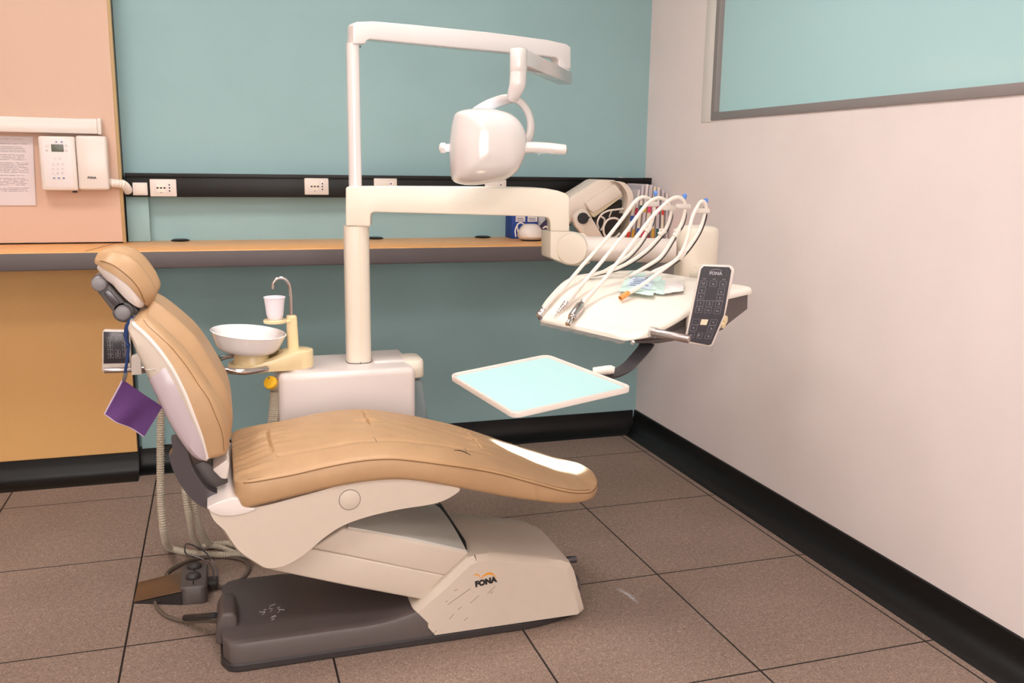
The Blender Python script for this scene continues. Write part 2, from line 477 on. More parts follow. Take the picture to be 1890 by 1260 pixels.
# laminate panels on the left, above and below the worktop
TOPZ = at(940, 437, WY).z; TOPT = .062
CY0 = on(600, 458, TOPZ).y       # front edge of the worktop
t = thing('laminate_panel', (-1.6, 3.93, TOPZ), 'large peach laminate wall panel standing on the worktop behind the wall unit', 'wall panel')
b = B(); b.box((LX, 3.93, TOPZ+.006), (PX0-.012, 3.95, CEIL_Z-.02)); finish('board', b, 'peach', t)
b = B(); b.box((PX0-.012, 3.928, TOPZ+.001), (PX0, 3.955, CEIL_Z-.02), .002); tag(finish('edge_lip', b, 'panel_lip', t), 'olive edge strip of the peach panel')
b = B(); b.box((LX, 3.955, TOPZ+.001), (PX0-.002, WY, CEIL_Z-.02)); finish('frame', b, 'panel_edge', t)
t = thing('laminate_panel', (-1.6, 3.965, 0), 'ochre yellow laminate panel under the worktop above black skirting', 'wall panel')
b = B(); b.box((LX, 3.965, .1), (PX1-.004, 3.985, TOPZ-TOPT-.005)); finish('board', b, 'ochre', t)
b = B(); b.box((LX, 3.985, 0), (PX1, WY, TOPZ-TOPT-.005)); finish('frame', b, 'panel_edge', t)

# worktop along the back wall
t = thing('worktop', (-.5, WY, TOPZ), 'long orange laminate worktop with a dark front edge along the teal wall', 'worktop')
b = B(); b.box((LX, CY0, TOPZ-TOPT), (WX-.001, WY, TOPZ), .003); finish('top_board', b, 'wood', t)
b = B(); b.box((LX, CY0-.006, TOPZ-TOPT-.001), (WX-.001, CY0+.0, TOPZ-.004), .002); tag(finish('edge_band', b, 'edge_grey', t), 'dark grey brown front edge')
b = B(); b.box((LX, CY0, TOPZ-TOPT-.004), (WX-.001, WY-.002, TOPZ-TOPT), .001); finish('underside', b, 'edge_grey', t)
b = B(); q = on(176, 457, TOPZ+.001); b.prism([(q.x-.02, CY0+.002, TOPZ+.0002), (q.x-.017, CY0+.002, TOPZ+.0002), (q.x+.053, 3.925, TOPZ+.0002), (q.x+.05, 3.925, TOPZ+.0002)], (0, 0, .0006)); finish('joint_line', b, 'panel_edge', t)
# cable grommets
g0 = None
for (px, py, lab) in ((333, 444.5, 'black round cable grommet in the worktop below the leftmost socket'), (692, 440.5, 'black round cable grommet in the worktop just right of the column'), (891, 438.5, 'black round cable grommet in the worktop left of the blue box')):
    p = on(px, py, TOPZ)
    if g0 is None:
        g0 = thing('cable_grommet', p, lab, 'cable grommet', 'grommets in the worktop')
        b = B(); b.lathe([(.036, 0), (.037, .003), (.034, .006), (.03, .007), (.001, .007)], p, n=32); finish('ring', b, 'rail_black', g0)
        b = B(); b.lathe([(.027, .0065), (.026, .0085), (.001, .009)], p, n=28); finish('cap', b, 'knob_black', g0)
    else: dup(g0, p, lab)

# black trunking rail on the back wall
RY = 3.965
r0 = at(231, 340, RY).x; RZ1 = at(700, 324, RY).z; RZ0 = at(700, 364.5, RY).z
t = thing('wall_trunking', (r0, WY, RZ0), 'long black cable trunking with sockets on the teal wall', 'cable trunking')
b = B(); b.box((r0, RY, RZ0), (WX-.012, WY, RZ1), .004); finish('channel', b, 'rail_black', t)
b = B(); b.box((r0, RY-.006, RZ1-.016), (WX-.012, RY+.03, RZ1+.001), .002); finish('lip', b, 'rail_black', t)
b = B(); b.box((WX-.012, RY-.004, RZ0), (WX-.001, WY, RZ1+.002), .002); finish('end_cap', b, 'rail_black', t)
# teal duct from the rail to the floor
d0, d1 = at(234, 400, 4.0).x, at(276, 400, 4.0).x
b = B(); b.box((d0, 3.995, TOPZ+.0005), (d1, WY, RZ0), .003)
solo('cable_duct', b, 'teal', 'teal painted vertical cable duct between trunking and worktop', 'cable duct', loc=((d0+d1)/2, WY, TOPZ))
b = B(); b.box((d0, 3.995, .1), (d1, WY, TOPZ-TOPT-.006), .003)
solo('cable_duct', b, 'teal', 'teal painted vertical cable duct below the worktop beside the ochre panel', 'cable duct', loc=((d0+d1)/2, WY, .1))

# sockets
def holes(b, x, z, r=.0028): b.cyl((x, RY-.0128, z), (x, RY-.0118, z), r, 10)
SW, SH = at(326, 346, RY).x-at(277, 346, RY).x, at(300, 331, RY).z-at(300, 363, RY).z
s0 = None
for (px, py, lab) in ((301.5, 346.5, 'leftmost white wall socket on the black trunking, above the worktop'), (584, 344, 'white wall socket on the trunking midway between the leftmost socket and the column'), (711, 344, 'white wall socket just right of the upper pole, half hidden by the swing arm'), (914, 346, 'white wall socket on the trunking partly hidden behind the lamp head')):
    p = at(px, py, RY)
    if s0 is None:
        s0 = thing('wall_socket', p, lab, 'wall socket', 'sockets on the black trunking')
        b = B(); b.box((p.x-SW/2, RY-.009, p.z-SH/2), (p.x+SW/2, RY, p.z+SH/2), .003); finish('plate', b, 'plastic_white', s0)
        b = B(); b.box((p.x-.03, RY-.011, p.z-.02), (p.x+.012, RY-.008, p.z+.021), .004); o = finish('outlet', b, 'key_white', s0)
        b = B()
        b.cyl((p.x-.008, RY-.0115, p.z), (p.x-.008, RY-.0105, p.z), .018, 28); finish('recess', b, 'plastic_cream', o)
        b = B()
        for dx in (-.013, 0, .013): b.box((p.x-.008+dx-.004, RY-.0128, p.z-.003), (p.x-.008+dx+.004, RY-.0118, p.z+.003))
        b.cyl((p.x-.008, RY-.0128, p.z-.018), (p.x-.008, RY-.0118, p.z-.018), .002, 8); finish('hole', b, 'print_black', o)
        b = B(); b.box((p.x+.016, RY-.011, p.z-.02), (p.x+.031, RY-.008, p.z+.021), .002); o = finish('slim_outlet', b, 'key_white', s0)
        b = B()
        for dz in (-.012, 0, .012): b.box((p.x+.021, RY-.0125, p.z+dz-.003), (p.x+.026, RY-.0105, p.z+dz+.003))
        finish('hole', b, 'print_black', o)
    else: dup(s0, p, lab)
p = at(259, 348.5, RY)
t = thing('wall_switch', p, 'small square white blank switch at the left end of the black trunking', 'wall switch')
b = B(); b.box((p.x-.028, RY-.005, p.z-.025), (p.x+.027, RY, p.z+.025), .002); finish('frame', b, 'key_white', t)
b = B(); b.box((p.x-.021, RY-.008, p.z-.02), (p.x+.021, RY-.004, p.z+.02), .002); finish('button', b, 'plastic_white', t)

# white duct, notice and X-ray control box on the peach panel
PY = 3.93
a = at(187, 233, PY-.05); z1 = at(187, 219, PY-.05).z; z0 = at(187, 247.5, PY-.05).z
t = thing('wall_conduit', (a.x-.8, PY, z0), 'white horizontal conduit box on the peach panel above the notice', 'conduit')
b = B(); b.box((a.x-1.6, PY-.05, z0), (a.x-.014, PY, z1), .006); finish('body', b, 'plastic_white', t)
b = B(); b.box((a.x-.016, PY-.052, z0-.002), (a.x, PY, z1+.002), .006); finish('end_cap', b, 'plastic_white', t)
a = at(61, 252, PY); c = at(67, 379, PY)
b = B(); secs = []
for i in range(13):
    u = i/12; z = lerp(a.z, c.z, u)
    row = []
    for k in range(9):
        x = lerp(a.x-.21, a.x+(c.x-a.x)*u, k/8)
        row.append((x, PY-.003-.004*math.sin(u*PI)-.012*max(0, u-.82)*(k/8), z))
    secs.append(row + [(p[0], p[1]+.0015, p[2]) for p in row[::-1]])
b.loft(secs)
solo('notice', b, 'paper', 'printed paper notice pinned to the peach panel left of the control box', 'notice', loc=(a.x-.1, PY, c.z))

UY = PY-.065
def ux(px, py): return at(px, py, UY)
A0, A1, A2 = ux(73, 300).x, ux(142, 300).x, ux(199, 300).x
Z1, Z0 = ux(140, 252).z, ux(140, 352).z
t = thing('xray_control_unit', (A1, PY, Z0), 'white control unit with keypad and small display on the peach panel', 'control unit')
b = B(); b.box((A0, UY, Z0), (A1-.002, PY, Z1), .008, 3); body = finish('keypad_box', b, 'plastic_white', t)
b = B(); b.box((A1, UY-.004, Z0+.003), (A2, PY, Z1+.004), .01, 3); cov = finish('cover_box', b, 'plastic_white', t)
b = B(); b.box((A0+.012, UY-.0015, Z0+.014), (A1-.016, UY, Z1-.012), .001); finish('keypad_film', b, 'paper_plain', body)
b = B(); c0, c1 = ux(94, 266), ux(118, 280); b.box((c0.x, UY-.003, c1.z), (c1.x, UY, c0.z), .001); tag(finish('display', b, 'lcd', body), 'grey display')
b = B(); b.text('FONA', .011, V((ux(170, 328).x, UY-.004, ux(170, 328).z)), (1, 0, 0), (0, 0, 1), bold=.0006); finish('lettering', b, 'print_black', cov)
key0 = None
keys = [(87, 268, ''), (87, 277, 'ac'), (123, 268, '+'), (123, 277, '-'), (102.5, 292, '1'), (111, 292, '1')]
for rr, yy in enumerate((302.5, 311, 319)):
    for cc, xx in enumerate((99, 107.5, 116)): keys.append((xx, yy, '123456789'[rr*3+cc]))
keys += [(100, 328.5, '#'), (109, 328.5, '#'), (118, 328.5, '#')]
for (px, py, s) in keys:
    p = ux(px, py)
    if key0 is None:
        b = B(); b.box((p.x-.0055, UY-.0035, p.z-.0055), (p.x+.0055, UY-.001, p.z+.0055), .0008)
    else:
        b = B(); b.box((p.x-.0052, UY-.0035, p.z-.0052), (p.x+.0052, UY-.001, p.z+.0052), .0008)
    key0 = finish('key', b, 'key_white', body)
b = B()
for (px, py, s) in keys:
    p = ux(px, py)
    if s == '#': b.box((p.x-.0035, UY-.0042, p.z-.003), (p.x+.0035, UY-.0035, p.z+.003))
    elif s: b.text(s, .007, V((p.x, UY-.0036, p.z)), (1, 0, 0), (0, 0, 1))
for px, py in ((104, 262), (114, 262)): 
    p = ux(px, py); b.box((p.x-.003, UY-.0025, p.z-.003), (p.x+.003, UY-.0012, p.z+.003))
finish('key_print', b, 'blue_print', body)
p = ux(136, 353); b = B(); b.cyl((p.x, UY+.03, Z0-.008), (p.x, UY+.03, Z0+.002), .008, 16); finish('plug', b, 'knob_black', body)
b = B(); b.ribbed([at(197, 337, 3.91), at(212, 338, 3.90), at(226, 340, 3.91), at(234, 347, 3.945), at(236, 352, 3.972)], .016, .008, .0016, 16); finish('ribbed_hose', b, 'hose_white', t)

# ceiling lights
c0 = None
for (x, y) in CEIL_LIGHTS:
    if c0 is None:
        c0 = thing('ceiling_light', (x, y, CEIL_Z), 'square recessed ceiling light panel above the treatment room', 'ceiling light', 'ceiling light panels')
        b = B()
        for (p, q) in (((-.31, -.31), (.31, -.29)), ((-.31, .29), (.31, .31)), ((-.31, -.29), (-.29, .29)), ((.29, -.29), (.31, .29))):
            b.box((x+p[0], y+p[1], CEIL_Z-.02), (x+q[0], y+q[1], CEIL_Z), .002)
        finish('frame', b, 'white_paint', c0)
        b = B(); b.box((x-.29, y-.29, CEIL_Z-.012), (x+.29, y+.29, CEIL_Z-.004)); finish('diffuser', b, 'diffuser', c0)
    else: dup(c0, (x, y, CEIL_Z))

# ------------------------------------------------------------------ the dental chair
YN, YC = 2.22, 2.465             # near side of the seat, middle of the chair
chair = thing('dental_chair', (0.4, YC, 0), 'tan leatherette reclining dental chair with white shell on a grey brown base', 'dental chair')

# floor plate: rounded plan, top rising into the tower
BY0, BY1 = 2.265, 2.665
def bp(px, py, Y=BY0): return at(px, py, Y)
x0 = bp(420, 1200).x; x1 = bp(800, 1186).x
b = B()
secs = []
NX = 60
XR0, XR1, ZR1 = bp(672, 1170).x, bp(772, 1128).x, bp(764, 1128).z
XE = bp(1084, 1132).x
for i in range(NX+1):
    u = i/NX; x = lerp(x0-.012, XE, u)
    # plan corner rounding at the left end and the taper at the tower end
    e = (x-(x0-.012)); rr = .045
    ins = 0 if e > rr else rr-math.sqrt(max(0, rr*rr-(rr-e)**2))
    e2 = XE-x
    ins2 = 0 if e2 > .22 else .055*(1-e2/.22)**2
    ya, yb = BY0+ins+ins2, BY1-ins-ins2
    ZT = .078
    zs = ZT
    if x > XR0: zs = ZT + (ZR1-ZT)*max(0, min(1, (x-XR0)/(XR1-XR0)))**2.0
    zt = zs
    rim = .02
    sec = [(x, ya, .022), (x, ya+.001, zs-.012), (x, ya+.005, zs-.004), (x, ya+.013, zs), (x, ya+.03, zs-.001), (x, lerp(ya, yb, .3), zt), (x, lerp(ya, yb, .7), zt), (x, yb-.03, zs-.001), (x, yb-.013, zs), (x, yb-.005, zs-.004), (x, yb-.001, zs-.012), (x, yb, .022), (x, yb-.01, .02), (x, ya+.01, .02)]
    secs.append(sec)
b.loft(secs)
plate = finish('floor_plate', b, 'grey_plate', chair)
b = B(); secs = []
for i in range(NX+1):
    u = i/NX; x = lerp(x0-.018, XE+.004, u); e = x-(x0-.018); rr = .05
    ins = 0 if e > rr else rr-math.sqrt(max(0, rr*rr-(rr-e)**2))
    e2 = XE+.004-x; ins2 = 0 if e2 > .22 else .055*(1-e2/.22)**2
    ya, yb = BY0-.007+ins+ins2, BY1+.007-ins-ins2
    secs.append([(x, ya+.004, .0), (x, ya, .004), (x, ya+.001, .018), (x, ya+.006, .022), (x, yb-.006, .022), (x, yb-.001, .018), (x, yb, .004), (x, yb-.004, .0)])
b.loft(secs); finish('rubber_skirt', b, 'dark_plate', chair)
# connector block on the left end of the plate
p0, p1 = at(408, 1160, 2.36), at(430, 1098, 2.36)
b = B(); b.prism([(x0-.03, 2.36, .03), (x0+.028, 2.36, .03), (x0+.028, 2.36, .1), (x0+.018, 2.36, .118), (x0-.012, 2.36, .118), (x0-.024, 2.36, .09)], (0, .13, 0), .008, 3)
finish('connector_block', b, 'grey_plate', chair)
# arrows etched on the plate
def etch(pts, z=.0785): 
    b = B(); b.tube([on(px, py, z) for px, py in pts], .0009, 6); return finish('symbol', b, 'print_white', plate)
etch([(498, 1118), (508, 1114)]); etch([(499, 1117), (497, 1123), (503, 1123), (499, 1129)])
etch([(479, 1129), (488, 1129)]); etch([(492, 1124), (487, 1125), (489, 1130), (484, 1134)])
etch([(514, 1124), (525, 1125)]); etch([(517, 1120), (512, 1121), (517, 1126), (513, 1130)])
etch([(500, 1140), (508, 1135)]); etch([(510, 1137), (502, 1137), (506, 1142), (501, 1144)])

# tower at the right end: side outline extruded across, wide rounded edges
TY0, TY1 = BY0-.004, BY1-.004
def tp(px, py): 
    p = at(px, py, TY0); return p
out = [(803, 1186), (764, 1128), (846, 1048), (862, 1033), (880, 1026), (905, 1024), (960, 1029), (1040, 1036), (1057, 1042), (1066, 1060), (1083, 1127), (1080, 1137), (1068, 1142)]
P = [tp(*q) for q in out]
for p in P: p.z = max(p.z, .024)
P[0].z = .024; P[-1].z = .024
b = B()
secs = []
NS = 26
ctr = V((sum(p.x for p in P)/len(P), 0, .03))
fine = []
for i, p in enumerate(P): 
    q = P[(i+1) % len(P)]
    for k in range(6): fine.append(p.lerp(q, k/6))
for k in range(NS+1):
    u = k/NS; y = lerp(TY0, TY1, u)
    d = min(u, 1-u)*(TY1-TY0)
    R_ = .03
    drop = 0 if d > R_ else R_-math.sqrt(max(0, R_*R_-(R_-d)**2))
    d2 = (TY1-y); curve = .035*max(0, (d2 < .12)*(1-d2/.12))**2
    sec = []
    for p in fine:
        q = p.copy(); q.y = y
        h = max(0, min(1, (p.z-.06)/.12))
        q.z = p.z - drop*.55*h - curve*h
        wx = (p.x-ctr.x)
        if wx > .1: q.x = p.x - drop*.8*min(1, (wx-.1)/.08) - .05*max(0, (u-.45)/.55)**2.5*min(1, (wx-.1)/.08)
        if p.x < P[4].x and h > 0: q.x = p.x + drop*.35
        sec.append(q)
    secs.append(sec)
b.loft(secs)
tower = finish('base_tower', b, 'shell', chair)
n_ = V((0, -1, 0))
lc = at(896.5, 1073.5, TY0)
b = B(); b.text('FONA', .0225, lc, (1, 0, .13), (0.03, 0, 1), lift=.0008, bold=.0016); tag(finish('lettering', b, 'print_black', tower), 'black lettering')
b = B()
for pts, wmax in (([(874, 1061), (880, 1060), (885, 1063), (888, 1068)], .0022), ([(886, 1068), (893, 1062), (903, 1058), (911, 1060), (917, 1067)], .0032)):
    pp = spline([at(x, y, TY0-.0005) for x, y in pts], 20)
    b.loft([[p+V((0, -.0004, -wmax*math.sin(PI*(i+.5)/20))), p+V((0, -.0004, wmax*math.sin(PI*(i+.5)/20))), p+V((0, .0006, wmax*math.sin(PI*(i+.5)/20))), p+V((0, .0006, -wmax*math.sin(PI*(i+.5)/20)))] for i, p in enumerate(pp)])
tag(finish('swoosh', b, 'print_orange', tower), 'orange swoosh')
for q1, q2 in (((826, 1116), (868, 1086)), ((829, 1143), (838, 1132)), ((838, 1090), (845, 1087)), ((900, 1095), (914, 1082)), ((898, 1159), (906, 1156)), ((845, 1125), (852, 1119)), ((868, 1113), (884, 1099)), ((822, 1111), (826, 1108)), ((905, 1096), (910, 1091)), ((1066, 1079), (1068, 1088)), ((856, 1145), (864, 1139)), ((797, 1172), (806, 1163))):
    b = B(); b.tube([at(*q1, TY0-.0002), at(*q2, TY0-.0002)], .0005, 5); finish('scuff', b, 'print_black', tower)
# black slot across the top, and the knob at the right end
b = B(); secs = []
for k in range(21):
    u = k/20; y = lerp(TY0+.016, TY1-.02, u)
    base = at(868, 1024, TY0)
    z = base.z+.004 - .03*max(0, 1-u*8)
    x = base.x - .004
    wd_ = .012*min(1, .25+u*4); secs.append([(x-wd_+.004, y, z-.03), (x+wd_, y, z-.03), (x+wd_, y, z+.003), (x-wd_+.004, y, z+.003)])
b.loft(secs); finish('gap_seal', b, 'dark_slot', tower)
p = at(1060, 1031, 2.42)
b = B(); b.cyl((p.x-.03, 2.42, p.z), (p.x+.006, 2.42, p.z-.002), .011, 18, .003); finish('side_knob', b, 'steel_dark', tower)

# lifting arm: upper link with a lower cover behind it
AY0, AY1 = BY0+.02, BY1-.03
def ap(px, py): return at(px, py, AY0)
b = B(); b.prism([ap(575, 1012), ap(634, 974), ap(700, 985), ap(867, 1020), ap(821, 1063)], (0, AY1-AY0, 0), .006, 3)
finish('upper_link', b, 'shell', chair)
b = B(); b.prism([ap(490, 1050), ap(573, 1012), ap(822, 1062), ap(779, 1107), ap(640, 1081)], (0, AY1-AY0, 0), .006, 3)
finish('lower_link', b, 'shell', chair)
# top face of the link, its grey shade put into the colour
b = B()
secs = []
for k in range(13):
    u = k/12; y = lerp(AY0+.004, AY1+.01, u)
    q = [ap(640, 977), ap(865, 1019)]
    h = .006 + .012*math.sin(PI*u)
    secs.append([(q[0].x, y, q[0].z-.01), (q[0].x+.005, y, q[0].z+h), (lerp(q[0].x, q[1].x, .5), y, lerp(q[0].z, q[1].z, .5)+h+.004), (q[1].x-.006, y, q[1].z+h), (q[1].x, y, q[1].z-.012)])
b.loft(secs); finish('link_cover', b, 'shell_shaded', chair)
# paper label stuck under the seat
b = B(); p = [at(683, 958, 2.40), at(733, 950, 2.42), at(727, 966, 2.40), at(712, 977, 2.38)]
b.prism(p, (0, .002, 0)); tag(finish('paper_tag', b, 'paper_plain', chair), 'white paper tag hanging under the seat')

# seat shell: outline in side view, hollow lip along its lower edge
SY0 = YN+.012
def sp(px, py): return at(px, py, SY0)
oshell = [(384, 937), (396, 930), (430, 930), (470, 936), (560, 914), (640, 893), (720, 884), (800, 890), (850, 902), (840, 912), (809, 928), (738, 941), (679, 956), (634, 973), (598, 997), (572, 1020), (545, 1040), (520, 1052), (492, 1056), (470, 1045), (436, 1020), (408, 979), (392, 955)]
pts = [sp(*q) for q in oshell]
PS = []
for i in range(len(pts)):
    PS.append(pts[i])
cx = sum(p.x for p in PS)/len(PS); cz = sum(p.z for p in PS)/len(PS)
fine = spline(PS + [PS[0]], 120)[:-1]
b = B(); secs = []
SYW = (YC-SY0)*2
for k in range(25):
    u = k/24
    # superelliptic rounding across the width
    t_ = 2*u-1
    y = YC + t_*SYW/2
    d = (1-abs(t_))*SYW/2
    R_ = .03
    drop = 0 if d > R_ else R_-math.sqrt(max(0, R_*R_-(R_-d)**2))
    sec = []
    for i, p in enumerate(fine):
        a_ = fine[(i+1) % len(fine)]-fine[i-1]
        nrm = V((a_.z, 0, -a_.x)).normalized()
        if nrm.dot(V((p.x-cx, 0, p.z-cz))) < 0 and False: nrm = -nrm
        low = 1.0 if p.z < .40 else max(0, 1-(p.z-.40)/.03)
        q = p.copy(); q.y = y
        q.x += (cx-p.x)*drop*1.0*low; q.z += (cz+.05-p.z)*drop*2.0*low
        sec.append(q)
    secs.append(sec)
b.loft(secs)
shell = finish('seat_shell', b, 'shell', chair)
p = at(645.5, 922, SY0)
b = B(); b.lathe([(.0265, 0), (.0265, .0014), (.0255, .002), (.001, .0022)], (p.x, SY0+.0005, p.z), (0, -1, 0), 36); o = finish('round_cap', b, 'shell', shell)
b = B(); rg = [(p.x+.0268*math.cos(a), SY0-.0004, p.z+.0268*math.sin(a)) for a in [2*PI*i/48 for i in range(49)]]
b.tube(rg, .0008, 6); finish('cap_groove', b, 'panel_edge', shell)
# smooth white trim at the rear end of the shell
tr = [(381, 937), (392, 931), (410, 924), (428, 918), (440, 920), (448, 936), (468, 938), (474, 940), (455, 948), (430, 953), (405, 952), (390, 946)]
b = B(); b.prism([at(x, y, SY0-.004) for x, y in tr], (0, SYW+.008, 0), .005, 3); finish('rear_trim', b, 'shell_white', shell)

# seat cushion
seam_px = [(430, 898), (445, 895), (539, 878), (600, 864), (658, 853), (700, 849), (737, 849), (816, 859), (916, 877), (1015, 905), (1060, 917), (1112, 927)]
low_px = [(430, 946), (445, 943), (539, 920), (618, 901), (697, 889), (757, 888), (836, 901), (936, 922), (1015, 934), (1060, 938), (1112, 940)]
S_ = [at(x, y, YN) for x, y in seam_px]; L_ = [at(x, y, YN) for x, y in low_px]
SX, SZ = [p.x for p in S_], [p.z for p in S_]; LXs, LZ = [p.x for p in L_], [p.z for p in L_]
XA = at(432, 900, YN).x; XB = 1.058
HW = YC-YN
rng = random.Random(3)
rear_w = [(rng.uniform(-.9, .9), rng.uniform(.012, .03), rng.uniform(.35, 1)) for _ in range(16)]
def wrinkle(x, y):
    t = (y-YC)/HW
    w = 0.0
    # cross seams with puckers
    for xs, t0, t1, dep in ((XA+.115, -.35, .3, .009), (.395, -.05, .5, .008), (.665, -.25, .3, .009)):
        bow = .03*(1-t*t)*(1 if xs > .5 else -1)
        dx = x-xs-bow*.6
        if t0-.15 < t < t1+.15:
            fade = min(1, max(0, (t-t0+.15)/.15))*min(1, max(0, (t1+.15-t)/.15))
            w -= dep*math.exp(-(dx/.0032)**2)*fade
            pk = math.sin(t*26+xs*30)*.5+math.sin(t*43+xs*11)*.5
            w += .0038*pk*math.exp(-(dx/.045)**2)*fade
    # long inner seams either side of the middle panel
    for ts in (-.52, .52):
        dt = (t-ts-(.12*math.sin((x-XA)*5)*(-1 if ts < 0 else 1)))*HW
        if XA+.11 < x < .70: w -= .0045*math.exp(-(dt/.005)**2)
    # folds running from the rear end
    for tw, wd, am in rear_w:
        dy = (t-tw)*HW
        w -= .0085*am*math.exp(-(dy/(wd*.5))**2)*max(0, 1-abs((x-XA-.035)/.075))
    # old creases
    w += .0012*math.sin(x*70+y*40)*math.sin(y*55-x*20)*max(0, 1-abs(t))
    return w
def halfw(x):
    hw = HW if x < .5 else HW-.022*((x-.5)/.35)
    e = x-XA
    if e < .05: hw -= .05-math.sqrt(max(0, .05**2-(.05-e)**2))*.9-.005
    X0 = .80
    if x > X0:
        k = (x-X0)/(XB-X0); hw = (HW-.022)*max(0.0, 1-k**2.7)**.5
    return hw
b = B(); secs = []; seamN, seamF = [], []
NI = 420
for i in range(NI+1):
    u = i/NI
    x = lerp(XA, XB, u) if u < .72 else XA+(XB-XA)*(.72+.28*math.sin((u-.72)/.28*PI/2))
    hw = max(halfw(x), .004)
    zs, zb = sinterp(x, SX, SZ), sinterp(x, LXs, LZ)
    e = x-XA
    if e < .02: zb += .012*(1-e/.02)**2; zs -= .004*(1-e/.02)**2
    k = min(1, hw/.10)
    if x > .85: zb = lerp(zs-.02, zb, min(1, k+.25)); 
    crown = lerp(.008, .030, min(1, max(0, (1.0-x)/.45)))*k
    if e < .08: crown *= .35+.65*e/.08
    sec = []
    for t in (-.9, -.5, 0, .5, .9): sec.append((x, YC+t*hw, zb))
    hgt = zs-zb
    sec += [(x, YC+hw*.975, zb+hgt*.04), (x, YC+hw*.995, zb+hgt*.2), (x, YC+hw, zb+hgt*.5), (x, YC+hw*.997, zb+hgt*.85), (x, YC+hw*.985, zb+hgt*.985)]
    top = []
    for j in range(72):
        t = .97-1.94*j/71
        y = YC+t*hw
        d = (1-abs(t))*hw
        z = zs + .006*(1-math.exp(-d/.008)) + crown*(1-abs(t)**2.4) + wrinkle(x, y)*min(1, d/.02)
        top.append((x, y, z))
    sec += top
    sec += [(x, YC-hw*.985, zb+hgt*.985), (x, YC-hw*.997, zb+hgt*.85), (x, YC-hw, zb+hgt*.5), (x, YC-hw*.995, zb+hgt*.2), (x, YC-hw*.975, zb+hgt*.04)]
    secs.append(sec)
    seamN.append(V((x, YC-hw*.988, zs+.001))); seamF.append(V((x, YC+hw*.988, zs+.001)))
b.loft(secs)
seat = finish('seat_cushion', b, 'tan', chair, sharp=60)
b = B(); b.tube([p for p in seamN[9::6]] + [p for p in seamF[::-1][1:-9:6]], .0017, 6); finish('seam', b, 'tan_dark', seat)
b = B(); b.tube([p+V((0, .009, .0058)) for p in seamN[13:-50:5]], .0009, 5); finish('stitching', b, 'tan_dark', seat)

def seat_top(px, py):
    p = at(px, py, YC-.1)
    for _ in range(10):
        t = (p.y-YC)/HW; z = sinterp(p.x, SX, SZ)+.006+lerp(.008, .030, min(1, max(0, (1.0-p.x)/.45)))*(1-abs(t)**2.4)+wrinkle(p.x, p.y)
        p = p.lerp(on(px, py, z), .5)
    return p
for tq in (((838, 831), (848, 831), (858, 834), (869, 840)), ((858, 827), (861, 836)), ((690, 806), (696, 816))):
    b = B(); b.tube([seat_top(*q) for q in tq], lambda u: .0006+.0011*math.sin(PI*u), 6); tag(finish('tear', b, 'dark_slot', seat), 'dark split in the leatherette')
# back link: dark curved steel arm between seat and backrest
path = [(333, 808), (341, 850), (357, 884), (382, 912), (425, 925)]
for yy in (YC-.17, YC+.13):
    pp = spline([at(x, y, yy) for x, y in path], 24)
    secs = []
    for i, p in enumerate(pp):
        tg = (pp[min(i+1, 23)]-pp[max(i-1, 0)]).normalized(); nn = V((tg.z, 0, -tg.x))
        w = .030 if i > 3 else .02
        secs.append([p-nn*w*.4+V((0, .0, 0)), p+nn*w*1.1, p+nn*w*1.1+V((0, .04, 0)), p-nn*w*.4+V((0, .04, 0))])
    b = B(); b.loft(secs); finish('back_link', b, 'steel_dark', chair)
b = B(); q = [(345, 862), (375, 850), (420, 872), (422, 928), (392, 918), (362, 892)]
b.prism([at(x, y, YC-.12) for x, y in q], (0, .24, 0), .006); finish('link_cover', b, 'grey_plate', chair)
b = B(); q = [(391, 867), (420, 846), (424, 856), (421, 885), (408, 884)]
b.prism([at(x, y, YC-.16) for x, y in q], (0, .3, 0), .006); finish('hinge_cover', b, 'shell_white', chair)

# backrest: control points of the near side, bottom to top
#        shell outer     shell edge      seam           bolster front   half width
BK = [((381, 853), (384, 846), (414, 838), (424, 826), .225),
      ((364, 848), (374, 806), (410, 800), (423, 793), .236),
      ((345, 828), (360, 768), (397, 765), (413, 758), .240),
      ((318, 786), (345, 730), (384, 735), (398, 733), .238),
      ((293, 735), (327, 694), (366, 709), (383, 710), .232),
      ((272, 692), (309, 665), (343, 674), (363, 680), .222),
      ((255, 656), (289, 639), (317, 642), (341, 650), .210),
      ((243, 628), (268, 617), (294, 620), (314, 622), .194),
      ((236, 609), (250, 601), (274, 602), (290, 599), .176),
      ((239, 597), (247, 596), (264, 588), (273, 586), .160)]
N_ = len(BK)
ks = list(range(N_))
def bk(c):
    out = []
    for r in BK: out.append(at(r[c][0], r[c][1], YC-r[4]))
    return out
Bo, Be, Bs, Bf = bk(0), bk(1), bk(2), bk(3)
Bh = [r[4] for r in BK]
def back_frame(s): return [sinterp(s, ks, q) for q in (Bo, Be, Bs, Bf)] + [sinterp(s, ks, Bh)]
upv = (Be[-1]-Be[-2]).normalized(); upv.y = 0
b = B(); secs = []; sn, sf = [], []
NB = 60
